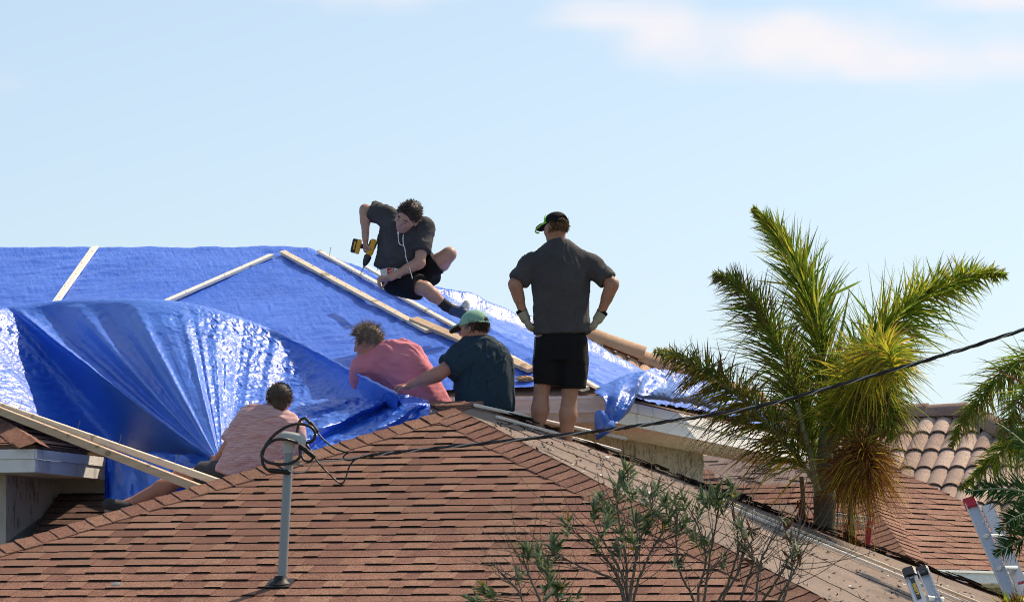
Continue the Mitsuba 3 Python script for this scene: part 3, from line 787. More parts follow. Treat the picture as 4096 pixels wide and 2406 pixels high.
# the bunched edge that lies along the hip
bunch = [[(960, 1640, 35.3), (1130, 1600, 35.3), (1300, 1598, 35.3), (1450, 1592, 35.3), (1580, 1575, 35.2), (1640, 1578, 35.1), (1700, 1612, 34.95)],
         [(980, 1720, 34.7), (1130, 1660, 34.8), (1300, 1640, 34.85), (1450, 1622, 34.8), (1580, 1600, 34.75), (1650, 1602, 34.7), (1716, 1612, 34.7)],
         [(1000, 1800, 34.3), (1150, 1740, 34.3), (1300, 1700, 34.4), (1460, 1672, 34.4), (1590, 1640, 34.4), (1660, 1628, 34.4), (1721, 1632, 34.4)],
         [(1030, 1880, 34.0), (1170, 1810, 33.9), (1310, 1770, 33.95), (1460, 1728, 34.0), (1600, 1692, 34.1), (1670, 1668, 34.15), (1720, 1652, 34.2)],
         [(1040, 1920, 33.75), (1190, 1862, 33.6), (1320, 1812, 33.75), (1470, 1764, 33.85), (1610, 1716, 33.95), (1680, 1690, 34.0), (1716, 1676, 34.05)]]
part(t2, 'bunched_edge', patch(bunch, 170, 320, lambda u, v: (.17 * np.sin(3.3 * (u * 1.1 + v * .75) + 1.5) + .07 * np.sin(7.0 * (u * .8 + v * .6))) * np.sin(np.clip(u, 0.12, 3.9) / 4 * np.pi) * np.clip((6.1 - v), 0.15, 1), 41, crk=.030), 'tarp_look', smooth=True)

# a strip of tarp over the gutter's end and the loose heap beside it
t3 = thing('tarpaulin', 'crumpled blue tarp hanging over the end of the white gutter', 'tarp')
flap = [[(2375, 1568, 35.95), (2440, 1530, 36.1), (2510, 1500, 36.3), (2572, 1488, 36.5)],
        [(2395, 1582, 35.62), (2450, 1560, 35.7), (2520, 1535, 35.9), (2578, 1512, 36.2)],
        [(2420, 1612, 35.55), (2460, 1600, 35.5), (2520, 1590, 35.6), (2552, 1570, 35.85)],
        [(2420, 1650, 35.5), (2455, 1655, 35.42), (2492, 1655, 35.5), (2528, 1628, 35.7)],
        [(2412, 1668, 35.5), (2440, 1688, 35.44), (2466, 1692, 35.46), (2490, 1672, 35.6)]]
part(t3, 'strip', patch(flap, 90, 90, lambda u, v: .03 * np.sin(v * 5 + u), 51, crk=.016), 'tarp_look', smooth=True)
tip = [[(2380, 1650, 35.52), (2405, 1640, 35.46), (2440, 1660, 35.45), (2462, 1692, 35.5)],
       [(2378, 1690, 35.5), (2405, 1685, 35.38), (2435, 1690, 35.36), (2461, 1700, 35.42)],
       [(2382, 1735, 35.48), (2400, 1730, 35.38), (2425, 1725, 35.36), (2452, 1715, 35.4)],
       [(2386, 1757, 35.48), (2396, 1756, 35.44), (2410, 1748, 35.42), (2440, 1728, 35.42)]]
part(t3, 'hanging_tip', patch(tip, 50, 50, lambda u, v: .0 * u, 52, crk=.006), 'tarp_look', smooth=True)
heap = [[(2555, 1500, 36.6), (2640, 1480, 37.2), (2760, 1505, 37.9), (2900, 1560, 38.8), (3050, 1620, 39.8)],
        [(2545, 1540, 36.3), (2640, 1530, 36.8), (2760, 1550, 37.5), (2900, 1590, 38.5), (3050, 1640, 39.6)],
        [(2538, 1575, 36.15), (2640, 1578, 36.6), (2760, 1592, 37.3), (2900, 1625, 38.3), (3050, 1665, 39.4)],
        [(2545, 1590, 36.35), (2640, 1604, 36.8), (2760, 1618, 37.5), (2900, 1645, 38.5), (3050, 1685, 39.6)]]
part(t3, 'heap', patch(heap, 70, 160, lambda u, v: .06 * np.sin(v * 5 + u * 2) * np.sin(u / 3 * np.pi), 53, crk=.025), 'tarp_look', smooth=True)
# ------------------------------------------------------------------ battens over the tarps
def tarp_hit(x, y, lift=0.0):
    dz = .04
    for _ in range(4):
        p = on_plane(x, y, C + Z * dz, SN)
        a, b = -(p - C) @ U, (p - C) @ W
        dz = float(tarp_z(np.array([a]), np.array([b]))[0]) - TAN * b + lift
    return p
def nail(parent, p, L=.075, lean=(0, 0, 0)):
    t = unit(Z + V(*lean)); 
    part(parent, 'nail', cat([tube([p - t * .01, p + t * L], .0028, 6), tube([p + t * (L - .002), p + t * (L + .003)], .006, 8)]), 'nail_look')
def batten(p0, p1, w, h, up, label, nails=(), look='pine_look', heads=0, group=None):
    k = thing('wood_batten', label, 'batten', group)
    p0, p1 = np.array(p0), np.array(p1)
    part(k, 'strip', bar(p0 + up * h / 2, p1 + up * h / 2, w, h, up, .003), look)
    for f, l in nails: nail(k, p0 + (p1 - p0) * f + up * h, .07, (l, 0, 0))
    if heads:
        s = unit(np.cross(p1 - p0, up))
        part(k, 'nail_heads', cat([tube([q, q + up * .003], .006, 6) for q in (p0 + (p1 - p0) * (i + .5) / heads + up * h + s * w * (.2 if i % 2 else -.2) for i in range(heads))]), 'nail_look', stuff=True)
    return k
th = lambda x, y: tarp_hit(x, y, .012)
batten(th(380, 992), th(216, 1222), .068, .02, SN, 'pale batten across the left end of the taut tarp', look='pale_pine_look', heads=5)
batten(th(1087, 1027), th(622, 1230), .06, .028, SN, 'batten climbing to the right beside the roof peak', look='pale_pine_look', heads=6)
batten(th(1131, 1014), th(1716, 1330), .060, .028, SN, 'long batten falling to the right from the roof peak', heads=12)
batten(th(1277, 1010), th(2128, 1478), .042, .025, SN, 'thin batten being screwed down at the hip under the drilling man', look='pale_pine_look', nails=((.055, .12), (.30, .15), (.42, .1), (.70, .3)), heads=8)
batten(th(1655, 1283), th(2128, 1486), .085, .032, SN, 'thick new batten ending behind the man in the navy shirt', look='raw_pine_look', heads=8)
batten(th(2150, 1488), th(2345, 1562), .07, .03, SN, 'short batten showing between the standing man\'s knees', heads=4)
batten(th(2330, 1520), th(2395, 1558), .04, .022, SN, 'thin batten end beside the standing man\'s right knee', look='pale_pine_look')
p_ = P(1462, 1070, 38.9); q_ = P(1545, 1118, 38.5)
batten(p_, q_, .05, .02, Z, 'batten end poking out behind the drilling man\'s hip', look='pale_pine_look', nails=((.55, .2),))
batten(P(-60, 1612, 36.5), P(872, 1940, 33.12), .036, .05, Z, 'upper of two long loose boards running from the left eave', look='pine_look', nails=((.16, .3), (.42, .3), (.60, .2), (.83, .2)), heads=3)
batten(P(-60, 1634, 36.4), P(800, 1970, 33.08), .04, .062, Z, 'lower of two long loose boards crossing the bare leg', look='raw_pine_look', heads=5)
flat('white_batten_look', (.72, .68, .62), .6, .3)
fh = lambda x, y, l=.012: felt_hit(x, y, l)
batten(fh(1893, 1634, .02), fh(2483, 1806, .10), .03, .022, RN, 'upper of the two white battens by the standing man\'s ankles', look='white_batten_look')
batten(fh(1983, 1676), fh(2472, 1820, .03), .028, .02, RN, 'lower of the two white battens by the standing man\'s ankles', look='white_batten_look')
batten(fh(2862, 1999), fh(3960, 2440), .035, .022, RN, 'upper long strip on the felt edge below the palm', look='pine_look', nails=((.33, .2), (.55, .3), (.72, .2), (.8, .2)))
batten(fh(2862, 2014), fh(3930, 2450), .035, .022, RN, 'lower long strip on the felt edge below the palm', look='pale_pine_look')
# a crumpled scrap on the tarp
sc = trimesh.creation.icosphere(2, .06)
sc.vertices = sc.vertices * V(1.3, .8, .42) * (1 + 1.1 * (meshkit.fbm(sc.vertices * 40, 3, 2) - .5))[:, None]
sc.vertices += tarp_hit(2103, 1522) + Z * .015
solo('paper_scrap', sc, flat('scrap_orange_look', (.55, .33, .13), .6, .4), 'crumpled brown and orange scrap lying on the tarp by the gutter', 'litter')

# ------------------------------------------------------------------ service mast with its cables
mast = thing('service_mast', 'grey electrical mast with a weatherhead standing on the front shingle roof', 'mast')
mb = on_plane(1122, 2335, A, SN); mt = P(1156, 1800, mb[1] + .02)
flat('conduit_look', (.26, .29, .31), .45, .5, .2); flat('cast_grey_look', (.47, .48, .47), .5, .4); flat('rubber_look', (.012, .012, .013), .55, .4)
mr = .0325
part(mast, 'pole', tube([mb - Z * .2, mt], mr, 28), 'conduit_look', smooth=50)
part(mast, 'boot', cat([tube([mb - SN * .02, mb + SN * .012, mb + Z * .02, mb + Z * .055, mb + Z * .058], [.085, .08, .052, .042, .034], 24), slab([mb + SN * .017 + U * .09 + SV * .09, mb + SN * .017 + U * .09 - SV * .07, mb + SN * .017 - U * .09 - SV * .07, mb + SN * .017 - U * .09 + SV * .09], SN, .012)]), 'rubber_look', smooth=40)
part(mast, 'collar', cat([tube([mt - Z * .02, mt + Z * .045], .041, 24), tube([mt + Z * .045, mt + Z * .07], [.05, .056], 24)]), 'cast_grey_look', smooth=40)
dpt = mt[1]
mp = lambda x, y, dd=0.0: P(1000 + x / 3.896, 1620 + y / 3.896, dpt + dd)
hc = mp(675, 520)
hx = unit(V(1, 0, -.22)); hz = unit(np.cross(hx, V(0, 1, 0)))
hood = trimesh.creation.box((.19, .13, .062)).subdivide().subdivide().subdivide()
hv = hood.vertices; k_ = np.clip(hv[:, 2] / .031, -1, 1)
hv[:, 0] *= 1 - .22 * np.clip(k_, 0, 1) ** 2; hv[:, 1] *= 1 - .35 * np.clip(k_, 0, 1) ** 2
hv[:, 2] += .012 * (1 - (hv[:, 0] / .095) ** 2) * (k_ > 0)
hood.vertices = hc + hv[:, :1] * hx + hv[:, 1:2] * V(0, 1, 0) + hv[:, 2:] * hz
part(mast, 'weatherhead', hood, 'cast_grey_look', smooth=35)
part(mast, 'hood_ribs', cat([bar(hc + hx * x - V(0, .058, 0) + hz * .004, hc + hx * x * .95 - V(0, .046, 0) + hz * .036, .005, .006, V(0, -1, 0)) for x in (-.075, -.055, -.035, -.015)]), 'cast_grey_look')
cl = mp(600, 905)
part(mast, 'clamp', cat([tube([cl - Z * .012, cl + Z * .012], .038, 20), boxm(mp(720, 900, -.03), (.05, .02, .03)), tube([mp(740, 875, -.04), mp(830, 875, -.04), mp(830, 930, -.04), mp(740, 930, -.04), mp(740, 875, -.04)], .005, 6)]), flat('galv_look', (.33, .34, .33), .4, .5, .7))
rC = .0105
pB_ = [(800, 575, .0), (900, 580, -.06), (990, 530, -.09), (1012, 430, -.1), (950, 340, -.1), (800, 290, -.1), (640, 308, -.12), (470, 390, -.12), (330, 510, -.12), (240, 630, -.12), (200, 740, -.1), (190, 860, -.1), (230, 960, -.1), (290, 1010, -.1)]
pA_ = [(775, 585, 0), (738, 470, .06), (745, 340, .08), (780, 240, .06), (840, 205, .04), (910, 245, .02), (950, 310, 0)]
pC_ = [(785, 600, -.02), (640, 550, -.1), (480, 524, -.13), (330, 565, -.13), (230, 660, -.14), (180, 765, -.14), (230, 855, -.14), (380, 908, -.13), (540, 915, -.12), (700, 872, -.12), (778, 790, -.12), (775, 690, -.1), (790, 640, -.08)]
pD_ = [(850, 585, .0), (925, 680, -.05), (980, 800, -.07), (950, 862, -.07), (880, 872, -.06), (815, 815, -.05), (790, 720, -.03), (785, 640, -.02)]
cab = thing('service_cable', 'black cable loops tied around the grey weatherhead', 'cable')
flat('cable_look', (.014, .014, .015), .4, .5)
for i, q in enumerate((pA_, pB_, pC_, pD_)):
    part(cab, 'loop', tube(curve([mp(*a) for a in q], 90), rC * (1 if i < 3 else .8), 10), 'cable_look', smooth=60)
for q0, q1, r in (((928, 262, 0), (1052, 425, 0), .019), ((285, 1008, -.1), (625, 1045, -.07), .018), ((770, 620, -.1), (1015, 815, -.08), .017)):
    a, b = mp(*q0), mp(*q1); tt = np.linspace(0, 1, 14)
    part(cab, 'sleeve', tube([a + (b - a) * t for t in tt], [r * (.75 if k in (0, 13) else 1 - .08 * (k % 2)) for k in range(14)], 12), 'rubber_look', smooth=60)
for q in ([(1050, 425, 0), (1200, 580, -.02), (1350, 680, -.04), (1500, 728, -.05), (1540, 735, -.05), (1480, 770, -.05), (1458, 815, -.05), (1500, 850, -.05), (1620, 845, -.05), (1760, 790, -.05)],
          [(1012, 812, -.08), (1150, 985, -.1), (1300, 1130, -.1), (1390, 1205, -.1), (1440, 1212, -.1), (1478, 1160, -.1), (1510, 1070, -.08), (1550, 950, -.06), (1620, 860, -.05), (1780, 790, -.05)]):
    part(cab, 'lead', tube(curve([mp(*a) for a in q], 90), .0058, 8), 'cable_look', smooth=60)
part(cab, 'ground_wire', tube(curve([mp(*a) for a in ((620, 1045, -.07), (760, 1040, -.06), (880, 1018, -.05), (940, 950, -.05), (975, 900, -.05), (1200, 868, -.05), (1450, 842, -.05), (1760, 800, -.05))], 60), .0052, 6), flat('bare_wire_look', (.45, .45, .44), .35, .5, .8), smooth=60)
# the drop cable that crosses the picture to the street
line = thing('power_cable', 'long twisted black overhead cable crossing in front of the roofs and palm', 'cable')
cp = [(1449, 1824), (1560, 1811), (1850, 1781), (2428, 1718), (2563, 1700), (3000, 1631), (3260, 1566), (3640, 1459), (4096, 1316), (4700, 1090), (7200, 0)]
cd_ = np.interp([c[0] for c in cp], [1449, 4700, 7200], [dpt - .05, 27.5, 22])
base = curve([P(*c, d_) for c, d_ in zip(cp, cd_)], 900)
ph = np.linspace(0, 150, 900)
tg = np.gradient(base, axis=0); tg /= np.linalg.norm(tg, axis=1, keepdims=True)
s1 = np.cross(tg, Z); s1 /= np.linalg.norm(s1, axis=1, keepdims=True); s2 = np.cross(s1, tg)
for k in range(3):
    r = np.full(900, .0068)
    part(line, 'strand', tube(base + .0070 * (np.cos(ph + k * 2.094)[:, None] * s1 + np.sin(ph + k * 2.094)[:, None] * s2), r if k else r * .7, 7), 'cable_look' if k else 'bare_wire_look', smooth=60)

# ------------------------------------------------------------------ ladders
flat('aluminium_look', (.62, .63, .64), .38, .5, .55); flat('red_paint_look', (.45, .02, .03), .4, .5); flat('black_plastic_look', (.015, .016, .02), .4, .5)
def channel(p0, p1, w, t, side, face):
    """A ladder rail: a web w wide with a flange along each edge. side = across the web, face = out of the web."""
    d = unit(p1 - p0); side = unit(side - d * (side @ d)); face = unit(np.cross(d, side)) * (1 if np.cross(d, side) @ face > 0 else -1)
    fl = .004
    return cat([prism([side * a + face * b for a, b in ((w / 2, 0), (-w / 2, 0), (-w / 2, -fl), (w / 2, -fl))], p0, p1),
                prism([side * a + face * b for a, b in ((w / 2 + .002, .001), (w / 2 - fl, .001), (w / 2 - fl, t), (w / 2 + .002, t))], p0, p1),
                prism([side * a + face * b for a, b in ((-w / 2 - .002, .001), (-w / 2 + fl, .001), (-w / 2 + fl, t), (-w / 2 - .002, t))], p0, p1)])
def to_ground(a, b): d = np.asarray(b) - np.asarray(a); return np.asarray(a) + d * (a[2] / -d[2])
lad = thing('ladder', 'aluminium ladder with a red tip leaning at the right edge', 'ladder')
# a long ladder seen nearly edge on: rails one behind the other
a0, a1 = P(3884, 2015, 32.6), P(4092, 2500, 31.9)
off = P(3948, 2018, 33.05) - P(3884, 2015, 32.6)
ax = unit(a1 - a0); sd = unit(V(1, 0, .2) - ax * (V(1, 0, .2) @ ax)); fc = V(0, -1, 0)
part(lad, 'rail', channel(a0, to_ground(a0, a1), .085, .028, sd, fc), 'aluminium_look')
part(lad, 'rail', channel(a0 + off, to_ground(a0 + off, a1 + off), .085, .028, sd, -fc), 'aluminium_look')
part(lad, 'red_cap', cat([bar(a0 - ax * .05, a0 + ax * .03, .094, .05, fc, .008)]), 'red_paint_look')
for f in (.30, .565, .83, 1.1, 1.36, 1.62, 1.88, 2.14, 2.4):
    q = a0 + (a1 - a0) * (f - .03) + sd * .012
    part(lad, 'rung', tube([q - off * .06, q + off * 1.03], .017, 14), 'aluminium_look', smooth=50)
for yy, hh, look in ((.655, .022, 'label_red_look'), (.70, .075, 'label_white_look')):
    if look not in scene: flat(look, (.35, .04, .05) if 'red' in look else (.62, .62, .62), .5, .4)
    q = a0 + off + (a1 - a0) * yy - fc * -.006
    part(lad, 'warning_label', boxm(q + fc * .002 + sd * .005, (hh, .05, .002), (ax, sd, np.cross(ax, sd))), look)
arrow = trimesh.creation.extrude_polygon(Polygon([(-.016, .0), (-.006, .0), (-.006, -.02), (.006, -.02), (.006, 0), (.016, 0), (0, .022)]), .001)
M_ = np.eye(4); M_[:3, 0], M_[:3, 1], M_[:3, 2], M_[:3, 3] = sd, ax, -np.cross(sd, ax) * 1, a0 + off + (a1 - a0) * .722 + fc * .010 + sd * .005
if np.linalg.det(M_[:3, :3]) < 0: M_[:3, 2] *= -1
arrow.apply_transform(M_); part(lad, 'arrow_mark', arrow, 'black_plastic_look')

lad2 = thing('ladder', 'ladder top with black capped rails at the bottom right', 'ladder')
b0, b1 = P(3640, 2292, 28.9), P(3718, 2500, 28.5)
ax = unit(b1 - b0); sd = unit(V(1, 0, .3) - ax * (V(1, 0, .3) @ ax)); fc = V(-.25, -1, 0)
o2 = P(3693, 2288, 29.3) - P(3640, 2292, 28.9)
part(lad2, 'rail', channel(b0, to_ground(b0, b1), .074, .03, sd, -fc), 'aluminium_look')
part(lad2, 'rail', channel(b0 + o2, to_ground(b0 + o2, b1 + o2 + V(.02, 0, 0)), .066, .03, sd, fc), 'aluminium_look')
for q in (b0, b0 + o2):
    part(lad2, 'rail_cap', bar(q - ax * .045, q + ax * .03, .084, .045, V(0, -1, 0), .014), 'black_plastic_look')
part(lad2, 'rivet', tube([b0 + o2 - V(0, .024, 0), b0 + o2 - V(0, .028, 0)], .009, 10), 'aluminium_look')
q = b0 + (b1 - b0) * .48 + o2 * .0
part(lad2, 'rung', bar(P(3702, 2392, 29.0), P(3764, 2398, 29.2), .05, .04, Z, .008), 'aluminium_look')
part(lad2, 'brace', bar(P(3690, 2330, 29.25), P(3752, 2385, 29.15), .012, .012, Z), 'aluminium_look')
flat('label_black_look', (.02, .02, .02), .5, .4); flat('label_yellow_look', (.75, .55, .05), .5, .4)
nrm = unit(np.cross(ax, sd)); nrm = nrm if nrm[1] < 0 else -nrm
lc = b0 + ax * .165 + nrm * .0085
part(lad2, 'label', boxm(lc, (.2, .028, .002), (ax, sd, nrm)), 'label_black_look')
def letters(text, h, at, xa, ya, na):
    m = meshkit.text_mesh(text, h, .0012, True)
    v = m.vertices.copy(); m.vertices = at + v[:, :1] * xa + v[:, 1:2] * ya + v[:, 2:] * na
    if np.linalg.det(np.array([xa, ya, na])) < 0: m.invert()
    return m
part(lad2, 'lettering', letters('GORILLA', .019, lc - ax * .055 - sd * -.009 + nrm * .001, ax, -sd, nrm), 'label_yellow_look')
part(lad2, 'emblem', cat([boxm(b0 + ax * .052 + nrm * .0085, (.03, .034, .002), (ax, sd, nrm))]), 'label_black_look')
part(lad2, 'emblem_letter', letters('E', .022, b0 + ax * .043 + sd * .011 + nrm * .0096, ax, -sd, nrm), 'label_white_look')

lad3 = thing('ladder', 'stepladder with a red side rail half hidden behind the palm trunk', 'ladder')
part(lad3, 'rail', bar(P(3486, 2050, 36.9), to_ground(P(3486, 2050, 36.9), P(3452, 2300, 36.8)), .05, .03, V(0, -1, 0), .006), 'red_paint_look')
part(lad3, 'rail', bar(P(3322, 2030, 37.1), to_ground(P(3322, 2030, 37.1), P(3300, 2280, 37.0)), .05, .03, V(0, -1, 0), .006), 'red_paint_look')
for y0, y1 in ((2056, 2078), (2092, 2108)):
    part(lad3, 'rung', bar(P(3318, y0, 37.05), P(3490, y1, 36.88), .03, .06, V(0, -1, .3), .008), 'aluminium_look')
# a small lead cap on the shingles at the left
q = on_plane(465, 2342, A, SN)
solo('roof_vent_cap', tube([q, q + SN * .018, q + SN * .022], [.034, .03, .012], 14), 'galv_look', 'small dull metal cap lying on the front shingles at lower left', 'cap', smooth=40)
# ------------------------------------------------------------------ figures: smooth unions of rounded shapes, turned into one surface
def surface(val, lo, h):
    """Surface nets of the zero level of a sampled field."""
    s = val < 0
    nx, ny, nz = val.shape
    c = np.zeros((nx - 1, ny - 1, nz - 1), np.int8)
    for a, b, d in np.ndindex(2, 2, 2): c += s[a:nx - 1 + a, b:ny - 1 + b, d:nz - 1 + d]
    act = (c > 0) & (c < 8)
    ids = -np.ones(act.shape, int); ijk = np.argwhere(act); ids[act] = np.arange(len(ijk))
    acc = np.zeros((len(ijk), 3)); cnt = np.zeros(len(ijk))
    I = ijk
    for axis in range(3):
        for o in np.ndindex(2, 2):
            off = np.insert(np.array(o), axis, 0); a = I + off; b = a.copy(); b[:, axis] += 1
            va, vb = val[tuple(a.T)], val[tuple(b.T)]
            m = (va < 0) != (vb < 0)
            t = va[m] / (va[m] - vb[m])
            q = off + np.zeros((m.sum(), 3)); q[:, axis] += t
            acc[m] += q; cnt[m] += 1
    v = lo + (I + acc / np.maximum(cnt, 1)[:, None]) * h
    faces = []
    for axis in range(3):
        sl = [slice(1, -1)] * 3; sl[axis] = slice(0, -1)
        lo_ = [slice(1, nx - 1), slice(1, ny - 1), slice(1, nz - 1)]
        A0 = [slice(1, None if False else n - 1) for n in (nx, ny, nz)]; A0[axis] = slice(0, (nx, ny, nz)[axis] - 1)
        A1 = list(A0); A1[axis] = slice(1, (nx, ny, nz)[axis])
        s0, s1 = s[tuple(A0)], s[tuple(A1)]
        e = np.argwhere(s0 != s1)
        if not len(e): continue
        flip = s0[tuple(e.T)]
        base = e + np.array([1, 1, 1]); base[:, axis] -= 1
        u, w = [k for k in range(3) if k != axis]
        def cell(du, dw):
            q = base.copy(); q[:, u] -= du; q[:, w] -= dw; return ids[tuple(q.T)]
        q = np.stack([cell(1, 1), cell(0, 1), cell(0, 0), cell(1, 0)], 1)
        if axis == 1: flip = ~flip
        q[~flip] = q[~flip][:, ::-1]
        faces.append(q[(q >= 0).all(1)])
    q = np.vstack(faces)
    m = trimesh.Trimesh(v, np.vstack([q[:, [0, 1, 2]], q[:, [0, 2, 3]]]), process=False)
    if m.volume < 0: m.invert()
    return m


class Form:
    def __init__(s): s.prims = []
    def cone(s, p0, p1, r0, r1, k=.02, sq=None, cut=None, sub=False):
        p0, p1 = np.asarray(p0, float), np.asarray(p1, float); R = max(r0, r1)
        def f(p):
            d = p1 - p0; q = p - p0
            if sq is not None:
                ax = unit(sq[0]); q = q + (q @ ax)[..., None] * ax * (1 / sq[1] - 1); d2 = d + (d @ ax) * ax * (1 / sq[1] - 1)
            else: d2 = d
            t = np.clip((q @ d2) / (d2 @ d2 + 1e-12), 0, 1)
            r = np.linalg.norm(q - t[..., None] * d2, axis=-1) - (r0 + (r1 - r0) * t)
            return np.maximum(r, (p - np.asarray(cut[0])) @ unit(cut[1])) if cut is not None else r
        s.prims.append((f, np.minimum(p0, p1) - R, np.maximum(p0, p1) + R, k, sub)); return s
    def ell(s, c, rad, axes=np.eye(3), k=.02, cut=None, sub=False):
        c, rad, axes = np.asarray(c, float), np.asarray(rad, float), np.array(axes, float)
        cuts = [] if cut is None else cut if isinstance(cut, list) else [cut]
        def f(p):
            q = (p - c) @ axes.T / rad; l = np.linalg.norm(q, axis=-1); g = np.linalg.norm(q / rad, axis=-1)
            d = l * (l - 1) / np.maximum(g, 1e-9)
            for o, n in cuts: d = np.maximum(d, (p - np.asarray(o)) @ unit(n))
            return d
        e = np.abs(axes.T) @ rad
        s.prims.append((f, c - e, c + e, k, sub)); return s
    def loft(s, rings, side, k=.02, e=2.3, wave=None):
        """rings: (centre, half width, half depth) from bottom to top; flat ends."""
        c = np.array([r[0] for r in rings]); hw = np.array([r[1] for r in rings]); hd = np.array([r[2] for r in rings])
        ax = unit(c[-1] - c[0]); L = (c - c[0]) @ ax; side = unit(side - ax * (side @ ax)); fr = np.cross(ax, side)
        pw, pd = PchipInterpolator(L, hw), PchipInterpolator(L, hd); pc = PchipInterpolator(L, c)
        def f(p):
            t = (p - c[0]) @ ax; tc = np.clip(t, L[0], L[-1]); q = p - pc(tc); w_, d_ = pw(tc), pd(tc)
            x, y = (q @ side) / w_, (q @ fr) / d_
            if wave is not None:
                th = np.arctan2(y, x); m = 1 + wave(th, tc / L[-1]); x, y = x / m, y / m
            g = (np.abs(x) ** e + np.abs(y) ** e) ** (1 / e)
            return np.maximum((g - 1) * np.minimum(w_, d_) * .95, np.maximum(t - L[-1], -t))
        R = max(hw.max(), hd.max()) * 1.1
        s.prims.append((f, c.min(0) - R, c.max(0) + R, k, False)); return s
    def mesh(s, h=.008, sm=2):
        lo = np.min([p[1] for p in s.prims if not p[4]], 0) - 4 * h; hi = np.max([p[2] for p in s.prims if not p[4]], 0) + 4 * h
        n = np.ceil((hi - lo) / h).astype(int) + 1
        val = np.full(n, 1.0, np.float32)
        for f, a, b, k, sub in s.prims:
            m = max(k, 2 * h) * 1.5
            i0 = np.maximum(np.floor((a - m - lo) / h).astype(int), 0); i1 = np.minimum(np.ceil((b + m - lo) / h).astype(int) + 1, n)
            if (i1 <= i0).any(): continue
            sl = tuple(slice(x, y) for x, y in zip(i0, i1))
            g = np.stack(np.meshgrid(*[lo[j] + h * np.arange(i0[j], i1[j]) for j in range(3)], indexing='ij'), -1)
            d = f(g); o = val[sl]
            if sub:
                hh = np.clip(.5 - .5 * (o + d) / k, 0, 1); val[sl] = o + (-d - o) * hh + k * hh * (1 - hh)
            else:
                hh = np.clip(.5 + .5 * (o - d) / k, 0, 1); val[sl] = o + (d - o) * hh - k * hh * (1 - hh)
        m = surface(val, lo, h)
        from scipy.sparse import coo_matrix, diags
        e = m.edges_unique; nv = len(m.vertices)
        Ad = coo_matrix((np.ones(2 * len(e)), (np.r_[e[:, 0], e[:, 1]], np.r_[e[:, 1], e[:, 0]])), (nv, nv)).tocsr()
        deg = np.asarray(Ad.sum(1)).ravel(); v = m.vertices.copy()
        for i in range(sm):
            for lam in (.5, -.52): v = v + lam * np.where(deg[:, None] > 0, Ad @ v / np.maximum(deg, 1)[:, None] - v, 0)
        return trimesh.Trimesh(v, m.faces, process=False)


def crumple(m, amp, freq, seed=1, stretch=(1, 1, 1), axes=None, ridged=True):
    v = m.vertices if axes is None else m.vertices @ np.array(axes).T
    q = v * np.array(stretch) * freq
    f = meshkit.fbm(q, 3, seed) - .5
    if ridged: f = .5 * f + (.5 - 2 * np.abs(meshkit.fbm(q * .7 + 5, 2, seed + 3) - .5)) * .5
    m.vertices = m.vertices + m.vertex_normals * (amp * f)[:, None]
    return m


def folds(m, amp, axis, freq, seed, width=.35):
    """Sharp narrow folds that run along axis, gathered in patches."""
    a = unit(axis); b = unit(np.cross(a, V(.3, 1, .2))); c = np.cross(a, b); v = m.vertices
    q = np.stack([(v @ b) * freq, (v @ c) * freq, (v @ a) * freq * .22], -1)
    r = np.clip(1 - np.abs(meshkit.fbm(q, 2, seed) - .5) / (width * .25), 0, 1) ** 1.5
    g = np.clip(meshkit.fbm(v * 3.2, 2, seed + 9) * 3.4 - 1.2, 0, 1)
    h = v @ a; g = g * np.clip((h - h.min()) / .10, 0, 1) * np.clip((h.max() - h) / .10, 0, 1)
    m.vertices = v + m.vertex_normals * (amp * r * g)[:, None]
    return m


def hand(B, w, d, n, curl=(.5, .6, .6, .7), thumb=1, s=1.0, thumb_in=.3, splay=.06):
    """A palm, four bent fingers and a thumb. w = wrist, d = towards the knuckles, n = out of the palm, thumb side = thumb * (n x d)."""
    d = unit(d); n = unit(n - d * (n @ d)); sd = np.cross(n, d) * thumb
    B.cone(w - d * .01, w + d * .075 * s, .030 * s, .041 * s, .012, sq=(n, .52))
    for i, (o, L) in enumerate(zip((.029, .010, -.010, -.028), (.070, .078, .073, .058))):
        p = w + d * .082 * s + sd * o * s; th = 0.0; q = unit(d + sd * (1.5 - i) * splay)
        for j, (f, r) in enumerate(((.45, .0098), (.31, .009), (.24, .008))):
            th += curl[i] * (1, 1.15, .8)[j]
            e = p + (q * math.cos(th) + n * math.sin(th)) * L * f * s
            B.cone(p, e, r * s, r * s * .93, .005); p = e
    p = w + d * .025 * s + sd * .026 * s
    for f, r, q in ((.042, .0125, d * .55 + sd * .75 + n * thumb_in), (.034, .0108, d * .85 + sd * .35 + n * (thumb_in + .3)), (.027, .0095, d * 1.0 + sd * .0 + n * (thumb_in + .5))):
        e = p + unit(q) * f * s; B.cone(p, e, r * s, r * s * .92, .006); p = e


